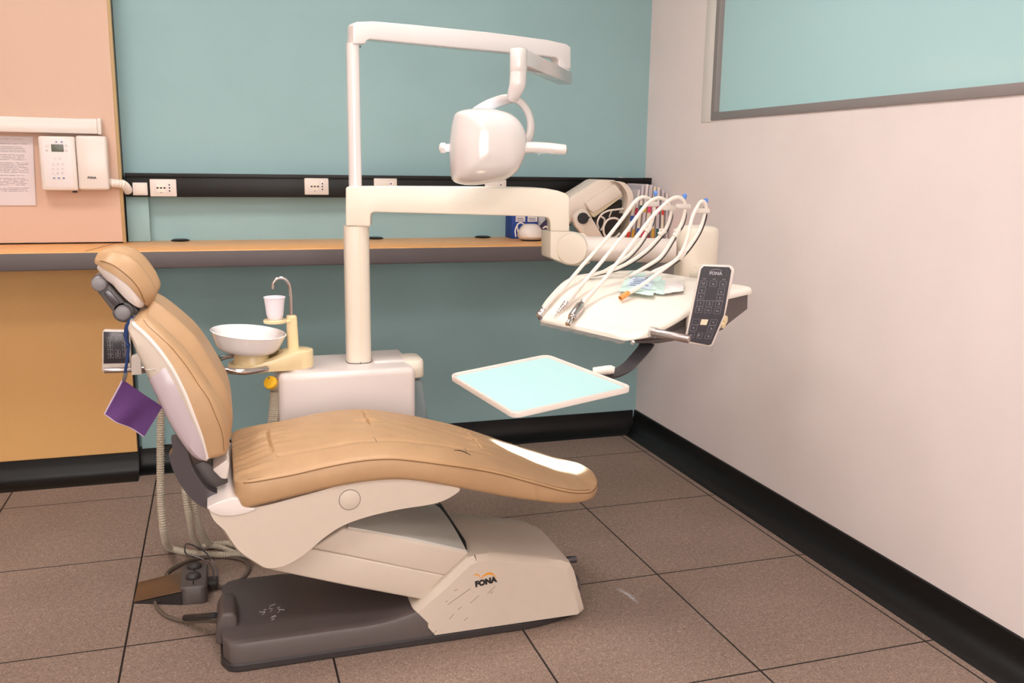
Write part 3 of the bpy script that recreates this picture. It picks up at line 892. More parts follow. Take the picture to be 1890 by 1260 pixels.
for i in range(-3, NB+4):
    s = (N_-1)*min(1, max(0, i/NB))
    o_, e_, s_, f_, h = back_frame(s)
    fr = (f_-s_); 
    sec = []
    def put(t, p): sec.append(V((p.x, YC+t*h, p.z)))
    for j in range(65):
        t = -1+2*j/64; a = abs(t)
        axn = (sinterp(min(8.9, s+.1), ks, Be)-sinterp(max(.1, s-.1)-.05, ks, Be)); nrm_ = V((-axn.z, 0, axn.x)).normalized(); nrm_ = nrm_ if nrm_.x > 0 else -nrm_
        pan_ = f_ + nrm_*(.006+.022*math.sin(PI*min(1, s/7)/2))
        grv = s_.lerp(f_, .30)
        if a > .93: p = s_.lerp(f_, math.sin((1-a)/.07*PI/2)*.62)
        elif a > .80: p = s_.lerp(f_, .62+.38*math.sin((.93-a)/.13*PI/2))
        elif a > .64:
            k = (.80-a)/.16; k = k*k*(3-2*k); p = f_.lerp(grv, k)
        else:
            k = min(1, (.64-a)/.22); p = grv.lerp(pan_, math.sin(k*PI/2))
        if a < .64 and s > 6: p = p + upv*(.042*((s-6)/3)**2*min(1, (.64-a)/.2))
        if j == 0: put(-1, e_); put(-1.004, e_.lerp(s_, .5)); put(-1, s_)
        elif j == 64: put(1, s_); put(1.004, e_.lerp(s_, .5)); put(1, e_)
        else: put(t, p)
    for t in (.6, .2, -.2, -.6): put(t, e_)
    if i < 0 or i > NB:
        k = [1, .95, .82, .6][abs(i) if i < 0 else i-NB]
        m_ = V((0, 0, 0))
        for p in sec: m_ += p
        m_ /= len(sec)
        dirv = (Be[0]-Be[1]).normalized() if i < 0 else (Be[-1]-Be[-2]).normalized()
        dirv.y = 0
        ad = [0, .006, .011, .013][abs(i) if i < 0 else i-NB]
        if i > 0: ad *= 1.3
        sec = [m_.lerp(p, k)+dirv*ad for p in sec]
    elif 1 <= i <= NB-1:
        sn.append(V((s_.x, YC-h*1.0, s_.z))); sf.append(V((s_.x, YC+h*1.0, s_.z)))
    secs.append(sec)
b.loft(secs)
back = finish('backrest_cushion', b, 'tan', chair, sharp=60)
for q_ in (sn, sf):
    b = B(); b.tube(q_, .0010, 6); finish('seam', b, 'tan_dark', back)
b = B(); secs = []
for i in range(-2, NB+3):
    s = (N_-1)*min(1, max(0, i/NB))
    o_, e_, s_, f_, h = back_frame(s)
    sec = []
    def put(t, p): sec.append(V((p.x, YC+t*h, p.z)))
    put(-.90, e_.lerp(s_, .1)); put(-.995, e_); put(-.995, e_.lerp(o_, .5)); put(-.985, e_.lerp(o_, .85)); put(-.955, o_); put(-.9, o_.lerp(e_, -.06))
    put(-.5, o_.lerp(e_, -.15)); put(0, o_.lerp(e_, -.2)); put(.5, o_.lerp(e_, -.15))
    put(.9, o_.lerp(e_, -.06)); put(.955, o_); put(.985, e_.lerp(o_, .85)); put(.995, e_.lerp(o_, .5)); put(.995, e_); put(.90, e_.lerp(s_, .1))
    if i < 0 or i > NB:
        k = [1, .9, .7][abs(i) if i < 0 else i-NB]
        m_ = V((0, 0, 0))
        for p in sec: m_ += p
        m_ /= len(sec)
        dirv = (Be[0]-Be[1]).normalized() if i < 0 else (Be[-1]-Be[-2]).normalized(); dirv.y = 0
        sec = [m_.lerp(p, k)+dirv*[0, .005, .007][abs(i) if i < 0 else i-NB] for p in sec]
    secs.append(sec)
b.loft(secs)
bshell = finish('backrest_shell', b, 'shell_side', chair)
for sg in (-1, 1):               # bright rounded rim of the shell
    b = B(); b.tube([V((p.x, YC+sg*h*.985, p.z)) for p, h in [(sinterp(s, ks, Be).lerp(sinterp(s, ks, Bs), -.06), sinterp(s, ks, Bh)) for s in [(N_-1)*i/40 for i in range(41)]]], .0055, 8); finish('shell_rim', b, 'shell_white', bshell)
b = B(); secs = []
for i in range(31):              # clear sleeve drawn over the lower part of the shell
    s = .25+4.55*i/30
    o_, e_, s_, f_, h = back_frame(s)
    sec = []
    def put(t, p): sec.append(V((p.x, YC+t*h, p.z)))
    e2 = e_.lerp(o_, .22); g = .006
    put(-1.0, e2); put(-1.004, e_.lerp(o_, .5)); put(-.994, e_.lerp(o_, .87)); put(-.96, o_.lerp(e_, -.03)); put(-.9, o_.lerp(e_, -.10))
    put(0, o_.lerp(e_, -.24)); put(.9, o_.lerp(e_, -.10)); put(.96, o_.lerp(e_, -.03)); put(.994, e_.lerp(o_, .87)); put(1.004, e_.lerp(o_, .5)); put(1.0, e2)
    secs.append(sec)
b.loft(secs, cap=False, closed=False); tag(finish('clear_sleeve', b, 'sleeve', bshell), 'lilac tinted clear sleeve over the lower half of the shell')
# clear sleeve line and its ragged upper edge on the shell
b = B(); b.tube(spline([at(x, y, YC-.222) for x, y in ((268, 681), (278, 682), (286, 680), (293, 684), (302, 681), (312, 684), (321, 686))], 20), .0008, 5); tag(finish('sleeve_edge', b, 'reveal', bshell), 'torn edge of a clear sleeve')

# headrest
HR = [((174, 500), (177, 492), (178, 484), (180, 476), (184, 470), .085),
      ((190, 516), (190, 498), (192, 484), (198, 473), (205, 466), .108),
      ((206, 527), (206, 505), (210, 490), (218, 479), (230, 471), .120),
      ((220, 542), (220, 514), (227, 502), (236, 492), (250, 484), .124),
      ((234, 556), (236, 526), (244, 517), (254, 508), (266, 502), .124),
      ((247, 566), (249, 541), (257, 535), (267, 528), (279, 521), .120),
      ((256, 571), (259, 554), (264, 553), (275, 548), (288, 544), .110),
      ((262, 571), (265, 563), (267, 563), (274, 562), (282, 561), .094)]
HC = YC
nh = len(HR); hk = list(range(nh))
def hp(c): return [at(r[c][0], r[c][1], HC-.122) for r in HR]
H0, H1, H2, H3, H4 = [hp(c) for c in range(5)]
HH = [r[5] for r in HR]
b = B(); secs = []; hn, hf = [], []
for i in range(-3, 44):
    s = (nh-1)*min(1, max(0, i/40))
    e_, s_, m2, f_, h = [sinterp(s, hk, q) for q in (H1, H2, H3, H4, HH)]
    sec = []
    def put(t, p): sec.append(V((p.x, HC+t*h, p.z)))
    dip = f_.lerp(e_, .42)
    put(-.99, e_); put(-1.0, s_)
    for j in range(25):
        t = -.985+1.97*j/24; a = abs(t)
        if a > .72: p = s_.lerp(f_, math.sin((1-a)/.28*PI/2))
        else:
            k = min(1, (.72-a)/.55); k = k*k*(3-2*k); p = f_.lerp(dip, k)
        put(t, p)
    put(1, s_); put(.99, e_)
    for t in (.5, 0, -.5): put(t, e_)
    if i < 0 or i > 40:
        d = abs(i) if i < 0 else i-40
        k = [1, .93, .78, .5][d]
        m_ = V((0, 0, 0))
        for p in sec: m_ += p
        m_ /= len(sec)
        dirv = (H2[0]-H2[1]).normalized() if i < 0 else (H2[-1]-H2[-2]).normalized(); dirv.y = 0
        sec = [m_.lerp(p, k)+dirv*[0, .006, .011, .013][d] for p in sec]
    elif 1 < i < 39: hn.append(V((s_.x, HC-h*1.0, s_.z))); hf.append(V((s_.x, HC+h*1.0, s_.z)))
    secs.append(sec)
b.loft(secs)
hr = finish('headrest_cushion', b, 'tan', chair, sharp=60)
for q_ in (hn, hf):
    b = B(); b.tube(q_, .0013, 6); finish('seam', b, 'tan_dark', hr)
b = B(); secs = []
for i in range(41):
    s = (nh-1)*i/40
    o_, e_, s_, h = [sinterp(s, hk, q) for q in (H0, H1, H2, HH)]
    h *= .97
    sec = []
    def put(t, p): sec.append(V((p.x, HC+t*h, p.z)))
    put(-.97, e_.lerp(s_, .1)); put(-1, e_); put(-.97, e_.lerp(o_, .6)); put(-.88, o_); put(-.4, o_); put(.4, o_); put(.88, o_); put(.97, e_.lerp(o_, .6)); put(1, e_); put(.97, e_.lerp(s_, .1))
    secs.append(sec)
b.loft(secs); finish('headrest_shell', b, 'shell_white', chair)
# headrest joint: cast arm with two big knobs
J1, J2 = at(184.5, 523, HC-.045), at(228, 576, HC-.045)
dj = (J2-J1).normalized(); nj = V((dj.z, 0, -dj.x))
b = B()
b.prism([J1+nj*.017-dj*.005, J1-nj*.017-dj*.005, J2-nj*.02, J2+nj*.02], (0, .075, 0), .006)
b.cyl(J1, J1+V((0, .09, 0)), .021, 28, .003); b.cyl(J2, J2+V((0, .09, 0)), .026, 28, .003)
b.prism([at(x, y, HC-.035) for x, y in ((196, 530), (206, 526), (213, 533), (206, 545))], (0, .06, 0), .003)
b.prism([at(x, y, HC-.04) for x, y in ((232, 560), (246, 562), (258, 575), (246, 590), (232, 592))], (0, .07, 0), .004)
ha = finish('headrest_arm', b, 'grey_metal', chair)
b = B(); mid = J1.lerp(J2, .5)
pp = []
for a in range(24):
    an = 2*PI*a/24; cc, ss = math.cos(an), math.sin(an)
    pp.append(mid + dj*(math.copysign(.014, cc)+cc*.0085) + nj*ss*.0085 + V((0, -.004, 0)))
b.prism(pp, (0, .008, 0), .0015); finish('recess', b, 'steel_dark', ha)
for J, r in ((J1, .0185), (J2, .0195)):
    b = B(); b.lathe([(r, 0), (r, .012), (r-.003, .016), (r-.004, .0165), (.001, .0165)], J+V((0, .002, 0)), (0, -1, 0), 36); finish('pivot_knob', b, 'disc_grey', ha)
b = B(); b.prism([at(x, y, HC-.03) for x, y in ((228, 588), (262, 570), (268, 576), (246, 604), (238, 604))], (0, .06, 0), .003); finish('mounting_plate', b, 'shell_white', chair)

# bib on its blue cord
bibY = HC-.085
t = thing('dental_bib', at(246, 752, bibY), 'purple dental bib hanging from a blue cord at the headrest', 'bib')
cs = [(226.5, 701), (299.5, 751), (266.5, 804), (192.5, 765.5)]
q = [at(x, y, bibY) for x, y in cs]
b = B(); n = 22; rows0 = []
def bib_pt(u, v, dy):
    p = q[0].lerp(q[1], u).lerp(q[3].lerp(q[2], u), v)
    return p + V((0, dy + .006*math.sin(u*9+v*2)*(.3+v), 0))
secs = []
for i in range(n+1):
    v = i/n
    secs.append([bib_pt(k/n, v, 0) for k in range(n+1)] + [bib_pt(k/n, v, .0025) for k in range(n, -1, -1)])
b.loft(secs); cloth = finish('cloth', b, 'purple', t)
b = B(); b.tube([bib_pt(0, i/20, .0012) for i in range(21)], .0022, 6); b.tube([bib_pt(i/20, 1, .0012) for i in range(21)], .0016, 6); finish('hem', b, 'purple_edge', cloth)
b = B()
cp = [(246, 585), (238, 594), (235, 608), (233, 625), (237, 636), (236, 655), (234, 668), (231, 688)]
b.tube([at(x, y, bibY-.004) for x, y in cp], .0036, 8, 40)
b.tube([at(x, y, bibY+.012) for x, y in ((246, 585), (234, 598), (231, 610), (231, 624), (236, 634))], .0028, 8, 30)
finish('cord', b, 'cord_blue', t)
b = B(); p = at(236, 636, bibY-.005); b.sphere(p, .0055)
finish('cord_bead', b, 'cord_blue', t)
b = B(); a, c = at(232, 686, bibY-.003), at(228, 703, bibY-.003)
b.prism([a+V((-.004, -.002, 0)), a+V((.006, -.002, 0)), c+V((.005, -.002, 0)), c+V((-.004, -.002, 0))], (0, .007, 0), .001); finish('clip', b, 'grey_metal', t)

# ------------------------------------------------------------------ dental unit: cabinet, column, cuspidor
KY0, KY1 = 2.85, 3.14            # near and far side of the cabinet
COLY = 2.99
cL, cR = at(514, 720, KY0).x, at(768, 720, KY0).x
KZ = at(640, 685, KY0).z
unit = thing('dental_unit', ((cL+cR)/2, COLY, 0), 'white dental unit cabinet with cream column and cuspidor behind the chair', 'dental unit')
b = B(); b.box((cL, KY0, .02), (cR, KY1, KZ), .02, 4); b.box((cL+.03, KY0+.03, 0), (cR-.03, KY1-.03, .03), .004)
cab = finish('cabinet', b, 'cabinet_white', unit)
b = B(); l0 = at(690, 660, KY0+.1).x
b.box((l0, KY0+.10, KZ-.006), (cR-.004, KY1-.008, KZ+.006), .005, 3); finish('lid', b, 'cabinet_white', cab)
cc = at(662, 668, COLY); CX = cc.x
colz0 = KZ-.002; colz1 = at(660, 415, COLY).z
CR_ = .0405
def rrect(cx, cy, z, hx, hy, r, n=7):
    out = []
    for (sx, sy, a0) in ((1, 1, 0), (-1, 1, PI/2), (-1, -1, PI), (1, -1, 1.5*PI)):
        for k in range(n):
            a = a0+PI/2*k/(n-1)
            out.append((cx+sx*(hx-r)+r*math.cos(a), cy+sy*(hy-r)+r*math.sin(a), z))
    return out
b = B(); b.loft([rrect(CX, COLY, z, CR_+e, CR_+e, .03) for z, e in ((colz0, 0), (colz1-.002, 0))])
col = finish('column', b, 'plastic_cream', unit)
b = B(); b.box((CX+.004, COLY-CR_-.0006, colz0), (CX+.0055, COLY-CR_+.004, colz1-.002)); finish('seam_line', b, 'label_cream', col)
b = B(); b.box((CX-.0005, COLY-CR_-.0008, colz0), (CX+.0015, COLY-CR_+.004, colz0+.008)); b.loft([rrect(CX, COLY, z, CR_+.0008, CR_+.0008, .03) for z in (colz0+.0025, colz0+.0045)]); finish('foot_gap', b, 'dark_slot', col)

# cuspidor on its cream arm
bz0 = KZ+.006
q1 = on(468, 668, bz0+.02); q2 = on(547, 668, bz0+.02)
q1.y = q2.y = 2.93; q1.x = at(462, 660, 2.93).x; q2.x = at(548, 660, 2.93).x
r1, r2 = .068, .052
hull = []
for k in range(25): 
    a = PI/2+PI*k/24; hull.append((q1.x+r1*math.cos(a), q1.y+r1*math.sin(a)))
for k in range(25):
    a = -PI/2+PI*k/24; hull.append((q2.x+r2*math.cos(a), q2.y+r2*math.sin(a)))
b = B(); secs = []
def armtop(x): 
    u = (x-q1.x)/(q2.x-q1.x); u = min(1, max(0, u)); u = u*u*(3-2*u); return bz0+lerp(.022, .058, u)
cxm = (q1.x+q2.x)/2
for f, zf in ((.96, 0), (1, .06), (1, .9), (.985, .97), (.94, 1.0), (.5, 1.0), (.05, 1.0)):
    secs.append([(cxm+(x-cxm)*(f if f > .9 else f), q1.y+(y-q1.y)*f, lerp(bz0, armtop(x), zf)) for x, y in hull])
b.loft(secs)
arm = finish('cuspidor_arm', b, 'plastic_yellowed', unit)
b = B(); b.lathe([(.05, 0), (.052, .004), (.05, .012)], (q2.x-.002, q2.y, KZ-.004), n=36); finish('swivel_ring', b, 'cabinet_white', unit)
b = B(); b.lathe([(.056, 0), (.054, .028), (.050, .040), (.001, .042)], (q1.x+.004, q1.y, bz0+.014), n=36); finish('bowl_seat', b, 'plastic_yellowed', unit)
bx = at(458, 655, 2.93).x
b = B(); tilt = V((.10, -.03, 1)).normalized()
prof = [(r_, h_*.84) for r_, h_ in ((.001, .004), (.058, .004), (.074, .006), (.089, .013), (.098, .027), (.107, .052), (.1135, .072), (.1155, .0775), (.1165, .0795), (.114, .081), (.110, .078), (.101, .054), (.091, .030), (.076, .017), (.05, .012), (.001, .011))]
b.lathe(prof, (bx-.002, q1.y, bz0+.054), tilt, 56, cap=False); finish('cuspidor_bowl', b, 'porcelain', unit)
fx = at(541, 640, 2.95).x; fz1 = at(541, 582, 2.95).z
b = B(); b.loft([rrect(lerp(fx, fx-.002, u), 2.95, lerp(bz0+.045, fz1, u), lerp(.0185, .0165, u), .0165, .012) for u in (0, .5, .97)] + [rrect(fx-.002, 2.95, fz1+.001, .013, .013, .009)])
fp = finish('faucet_post', b, 'plastic_yellowed', unit)
sc_ = at(508, 592, 2.94)
b = B(); b.lathe([(.001, -.006), (.034, -.006), (.037, -.003), (.037, .003), (.035, .005), (.001, .005)], sc_, n=40); b.box((sc_.x+.02, sc_.y-.012, sc_.z-.006), (fx-.005, sc_.y+.014, sc_.z+.004), .002); finish('cup_shelf', b, 'plastic_yellowed', unit)
b = B(); b.tube([at(x, y, 2.95) for x, y in ((537.5, 584), (537, 560), (536, 540), (533, 524), (526, 515), (518, 512.5), (510, 515), (505, 522), (503.5, 533))], .0056, 14, 50); fau = finish('faucet', b, 'chrome', unit)
# chrome ring handle below the bowl
b = B(); b.tube([at(x, y, yy) for x, y, yy in ((492, 681, 2.83), (480, 683, 2.81), (450, 686, 2.78), (415, 683, 2.79), (397, 676, 2.86), (400, 664, 2.96), (425, 656, 3.02), (470, 655, 3.04), (505, 658, 3.03))] + [(cL+.03, 3.02, KZ-.02)], .0098, 14, 70)
finish('ring_handle', b, 'chrome', unit)
# bottle with its cap on the right end
bq = at(778, 676, 2.99)
b = B(); b.loft([rrect(cR+.012, 2.99, z, .034*f, .07*f, .028*f) for z, f in ((at(778, 696, 2.93).z, .94), (at(778, 692, 2.93).z, 1), (at(778, 669, 2.93).z, 1), (at(778, 665, 2.93).z, .93), (at(778, 663.5, 2.93).z, .8))]); finish('bottle_cap', b, 'plastic_cream', unit)
b = B(); zt, zb_ = at(778, 697, 2.99).z, at(778, 775, 2.99).z
oz = [zt, lerp(zt, zb_, .25), lerp(zt, zb_, .6), lerp(zt, zb_, .9), zb_]
outer = [(.020, 0), (.023, .003), (.026, .009), (.027, .012), (.022, .012)]
secs = [rrect(cR+.022+o_, 2.99, z, r_, .052, r_*.8) for z, (r_, o_) in zip(oz, outer)]
secs += [rrect(cR+.022+o_, 2.99, z+.003, r_-.003, .049, (r_-.003)*.8) for z, (r_, o_) in list(zip(oz, outer))[::-1]]
b.loft(secs, cap=True); finish('water_bottle', b, 'clear', unit)
# yellow valve and hoses at the left end
v0 = at(509, 718, 2.90); v1 = at(502, 708, 2.87)
b = B(); b.cyl(v0+V((.02, .02, -.012)), v1, .016, 20, .003); vb = finish('valve_body', b, 'hose_grey', unit)
dv = (v1-v0).normalized()
b = B(); b.cyl(v1, v1+(v1-v0-V((.02, .02, -.012))).normalized()*.016, .0215, 14, .003); finish('valve_cap', b, 'yellow', unit)
b = B(); b.box(v1+V((-.012, -.004, .006)), v1+V((.014, .008, .022)), .003); finish('valve_clip', b, 'cable_grey', unit)
for dx in (0, 8):
    b = B(); b.ribbed([at(505+dx, 722, 2.89), at(504+dx, 745, 2.89), at(501+dx, 775, 2.88), at(498+dx, 830, 2.88), V((at(498+dx, 830, 2.88).x, 2.88, .05))], .011, .006, .0012); finish('drain_hose', b, 'hose_grey', unit)

# assistant panel on the left, with handle and suction hoses
APY = 2.80
t = thing('assistant_panel', at(225, 670, APY), 'dark keypad on a white holder behind the chair backrest', 'control panel')
def apn(px, py, dy=0): return at(px, py, APY+dy)
b = B(); b.prism([apn(189, 612), apn(192, 609), apn(238, 610), apn(240, 613), apn(241, 684), apn(238, 687), apn(191, 687), apn(188, 684)], (0, .022, 0), .003); hold = finish('holder', b, 'plastic_white', t)
b = B(); b.prism([apn(191, 612, -.001), apn(238, 613, -.001), apn(239.5, 670, -.001), apn(191, 671, -.001)], (0, .002, 0), .0006); kp = finish('keypad', b, 'screen_dark', t)
def panel_print(parent, O, ex, ey, w, h, full):       # O: upper left corner of the film
    b = B(); ez = ex.cross(ey); 
    def pt(u, v): return O + ex*(u*w) - ey*(v*h)
    def frame(u, v, s, s2):
        c = pt(u, v); th = .00028
        for (a, d) in ((V((-s, -s2)), V((s, -s2))), (V((-s, s2)), V((s, s2))), (V((-s, -s2)), V((-s, s2))), (V((s, -s2)), V((s, s2)))):
            p = c+ex*a.x+ey*a.y+ez*.0009; q = c+ex*d.x+ey*d.y+ez*.0009
            b.tube([p, q], th, 4)
    S = w*.1
    b.text('FONA', w*.155, pt(.52, .085), ex, ey, bold=.0003)
    arc = [pt(.52+.17*math.cos(a), .065-.03*math.sin(a)) + ez*.0009 for a in [PI*(.05+.9*k/12) for k in range(13)]]
    b.tube(arc, .0004, 4)
    V0 = .22; dv = .085 if full else .125
    glyph = [(0, 0, 'U'), (1, 0, ')'), (2, 0, 'o'), (0, 1, 'S'), (2, 1, 'S'), (0, 2, 'S'), (2, 2, 'S'), (0, 3.25, '1'), (1, 3.25, '2'), (2, 3.25, '3'), (0, 4.25, 'S'), (1, 4.25, 'Set'), (2, 4.25, 'Rtn')]
    if full: glyph += [(0, 5.9, '-'), (2, 5.9, '+'), (0, 6.9, 'n'), (2, 6.9, 'o'), (0, 7.75, 'o'), (1, 7.75, 'P'), (2, 7.75, 'o')]
    for (cx, ry, g) in glyph:
        u, v = .22+.29*cx, V0+dv*ry
        frame(u, v, S, S*(.95))
        b.text(g, w*(.15 if len(g) == 1 else .09), pt(u, v), ex, ey)
    for u in (.22, .51, .8): 
        c = pt(u, .165); b.box(c+V((-.003, -.0012, -.0005)), c+V((.003, -.0006, .0005)))
    o = finish('key_print', b, 'print_white', parent); return o
O = apn(191, 613, -.001); ex = (apn(238, 613, -.001)-O); w = ex.length; ex.normalize(); ey = V((0, 0, 1)); hh = O.z-apn(191, 671, -.001).z
panel_print(kp, O, ex, ey, w, hh, False)
b = B(); b.cyl(apn(192, 684, -.012), apn(246, 682, -.012), .0075, 18, .002); finish('handle', b, 'satin_steel', t)
b = B(); j = apn(254, 674, 0); b.loft([[p+V((0, k*.05-.02, 0)) for p in [apn(x, y) for x, y in ((243, 658), (252, 656), (260, 660), (262, 688), (244, 689))]] for k in (0, 1)]); finish('joint', b, 'plastic_white', t)
b = B(); b.tube([apn(250, 682, .01), apn(300, 680, .03), apn(350, 678, .05), apn(401, 677, .055)], .011, 14, 30); finish('arm', b, 'satin_steel', t)
h0 = at(297, 760, 2.84)
hs = [([(297, 690), (297, 765), (296, 840), (297, 930), (302, 980)], [(315, 1006), (345, 1019), (390, 1023), (440, 1023), (480, 1020)], 2.82, .0105),
      ([(336, 690), (336, 800), (339, 890), (348, 950)], [(368, 985), (400, 1008), (440, 1022), (475, 1030)], 2.84, .0085),
      ([(346, 690), (346, 810), (350, 890), (362, 950)], [(388, 984), (420, 1003), (460, 1012)], 2.88, .0105)]
lab = ['ribbed suction hose hanging nearest the left edge behind the backrest', 'ribbed suction hose looping to the floor, middle of the three', 'ribbed suction hose looping to the floor closest to the chair shell']
for k, (up, fl, yy, r) in enumerate(hs):
    pts = []
    for i, (x, y) in enumerate(up): pts.append(at(x, y, yy))
    pts[0] = V((pts[0].x, yy, apn(300, 681, .03).z))
    for (x, y) in fl:
        p = on(x, y, r+.002)
        p.y = min(p.y, 3.1); pts.append(p)
    b = B(); b.ribbed(pts, r, .0075, .0011, 12)
    solo('suction_hose', b, 'hose_grey', lab[k], 'suction hose', 'suction hoses behind the chair', loc=pts[-1])

# paper cup on its shelf
b = B(); cz = sc_.z+.0055; chh = .071
b.lathe([(.001, 0), (.0215, 0), (.0225, .002), (.0255, .012), (.0262, .014), (.0262, .0155), (.0315, .062), (.0318, chh-.004), (.0335, chh-.003), (.0342, chh), (.0325, chh+.001), (.0305, chh-.003), (.0245, .01), (.001, .004)], (sc_.x, sc_.y, cz), n=40, cap=False)
cup = solo('plastic_cup', b, 'cup', 'white plastic cup standing under the faucet on the cuspidor shelf', 'cup', loc=(sc_.x, sc_.y, cz))

# ------------------------------------------------------------------ operating light
lamp = thing('operating_light', (CX, COLY, at(660, 343, COLY).z), 'white dental operating light on a tall pole with two arms', 'dental lamp')
pz0 = at(660, 346, COLY).z; pz1 = at(660, 81, COLY).z
b = B(); b.lathe([(.021, 0), (.0205, pz1-pz0)], (CX, COLY, pz0), n=32); pole = finish('pole', b, 'lamp_white', lamp)
p = at(665, 86, COLY-.021); b = B(); b.cyl(p+V((0, .004, 0)), p+V((0, -.0004, 0)), .0025, 12); finish('set_screw', b, 'dark_slot', pole)
E1 = at(1041, 100, 3.24)
dirA = V((E1.x-CX, E1.y-COLY, 0)).normalized(); nA = V((dirA.y, -dirA.x, 0))
pA = V((CX, COLY, 0)) + nA*.024
def la(x, y): return pl(x, y, pA, nA)
oa = [(653, 46), (658, 40), (690, 39), (760, 45), (900, 59), (1010, 73), (1046, 81), (1054, 87), (1054, 127), (1033, 127), (1032, 111), (1027, 106), (1000, 103), (850, 89), (683, 72.5), (677, 74.5), (675, 81.5), (652.5, 81.5)]
b = B(); b.prism([la(*q) for q in oa], -nA*.048, .0045, 3, 40); finish('upper_arm', b, 'lamp_white', lamp)
E2 = at(957, 100, 2.760)
ez_top = at(1042, 121, 3.24).z
b = B(); b.cyl((E1.x, E1.y, ez_top-.05), (E1.x, E1.y, ez_top+.012), .021, 28); finish('swivel', b, 'lamp_white', lamp)
p = at(1041, 124, 3.218); b = B(); b.cyl(p+V((0, .01, 0)), p+V((0, -.001, 0)), .0035, 12); finish('set_screw', b, 'disc_grey', lamp)
dB = V((E2.x-E1.x, E2.y-E1.y, 0)).normalized(); nB = V((dB.y, -dB.x, 0))
if nB.dot(V((-1, 0, 0))) < 0: nB = -nB
pB = V((E2.x, E2.y, 0)) + nB*.026
def lb(x, y): return pl(x, y, pB, nB)
b = B()
z_t, z_b = lb(974, 92).z, lb(972, 121).z
a0 = V((E2.x, E2.y, 0))+nB*.026; a1 = V((E1.x, E1.y, 0))+nB*.026 - dB*.024
zt1, zb1 = lb(1052, 131).z, lb(1052, 153).z
yq = 3.21; zt1, zb1 = at(1052, 131, yq).z, at(1052, 154, yq).z; z_t, z_b = at(973, 91, 2.750).z, at(971, 121, 2.750).z
b.prism([(a0.x, a0.y, z_t), (a1.x, a1.y, zt1), (a1.x, a1.y, zb1), (a0.x, a0.y, z_b)], -nB*.052, .004, 2); finish('lower_arm', b, 'lamp_white', lamp)
jz1, jz0 = at(957, 89, 2.760).z, at(956, 134, 2.760).z
b = B(); b.cyl((E2.x, E2.y, jz0), (E2.x, E2.y, jz1), .0265, 36, .005); b.cyl((E2.x, E2.y, jz0-.001), (E2.x, E2.y, jz0+.002), .0255, 36); finish('drop_joint', b, 'lamp_white', lamp)
b = B(); b.tube([(E2.x, E2.y, jz0), at(956, 145, 2.760), at(955, 156, 2.760), at(951, 168, 2.770), at(946, 180, 2.790)], lambda u: lerp(.0258, .019, max(0, u-.4)/.6), 24, 20); finish('drop_tube', b, 'lamp_white', lamp)
# yoke: flattened hoop from pivot to pivot
b = B()
yk = [(962, 270, 2.795), (975, 255, 2.795), (980, 232, 2.800), (975, 208, 2.810), (962, 190, 2.825), (944, 182, 2.840), (920, 187, 2.880), (895, 198, 2.920), (868, 218, 2.960), (848, 242, 2.960), (838, 264, 2.940)]
pts = spline([at(*q) for q in yk], 50)
ccn = at(905, 255, 2.860)
secs = []
for i, p in enumerate(pts):
    tg = (pts[min(i+1, 49)]-pts[max(0, i-1)]).normalized()
    rad = (p-ccn); rad = (rad-tg*rad.dot(tg)).normalized(); sd = tg.cross(rad)
    secs.append([p+rad*(.012*math.cos(a))+sd*(.027*math.sin(a)) for a in [2*PI*k/16 for k in range(16)]])
b.loft(secs); finish('yoke', b, 'lamp_white', lamp)
# shield: rounded square dome with its back to the room
ol = [(844, 207), (852, 203.5), (866, 201.5), (880, 201), (900, 202), (918, 205), (936, 211), (949, 221), (958, 234), (964, 250), (966, 268), (963, 288), (956, 306), (947, 321), (930, 332), (910, 337), (890, 340), (868, 341), (850, 338), (842, 334), (838, 328), (836, 315), (834, 290), (834, 262), (837, 235), (841, 213)]
LY = 2.800
rim = spline([at(x, y, LY) for x, y in ol] + [at(*ol[0], LY)], 97)[:-1]
cen = V((0, 0, 0))
for p in rim: cen += p
cen /= len(rim)
b = B(); secs = []
for f, d in [(.93, .045), (.985, .03), (1.0, .008)] + [(max(.02, math.cos(a)**.62), -.108*math.sin(a)) for a in [PI/2*k/14 for k in range(15)]]:
    secs.append([cen + (p-cen)*f + V((0.25*d*-1*.3, d, -.10*d)) for p in rim])
b.loft(secs); head = finish('shield', b, 'lamp_white', lamp, sharp=50)
b = B(); b.loft([[cen+(p-cen)*f+V((-.004, d, 0)) for p in rim] for f, d in ((.90, .044), (.90, .049), (.5, .055))]); finish('lens', b, 'lens', lamp)
def handle(pts, r, nm='handle'):
    b = B(); b.tube([at(*q) for q in pts], r, 20, 24); return finish(nm, b, 'lamp_white', lamp)
handle([(945, 274, 2.770), (955, 273.5, 2.760), (963, 273, 2.750)], .0175, 'pivot')
handle([(962, 273, 2.750), (976, 272, 2.740), (992, 272, 2.730), (1012, 273, 2.720), (1032, 275, 2.710), (1045, 276, 2.705), (1047, 276, 2.705)], lambda u: .0178*(1-.12*u) if u < .94 else .0178*.88*max(.25, math.sqrt(max(0, 1-((u-.94)/.06)**2))))
handle([(842, 273, 2.860), (830, 273, 2.870), (822, 273, 2.875)], .0125, 'pivot')
handle([(822, 273, 2.875), (814, 273, 2.880), (810, 273, 2.882)], lambda u: .0165 if u < .6 else .0165*max(.4, math.sqrt(max(0, 1-((u-.6)/.4)**2))))
b = B(); 
pp = [at(990, 266, 2.728), at(1044, 271, 2.700), at(1045, 285, 2.700), at(1020, 285, 2.705), at(1000, 283, 2.710), at(994, 289, 2.715), at(991, 284, 2.718)]
b.prism(pp, (0, .0008, 0)); tag(finish('protective_film', b, 'film', lamp), 'clear plastic film on the handle')
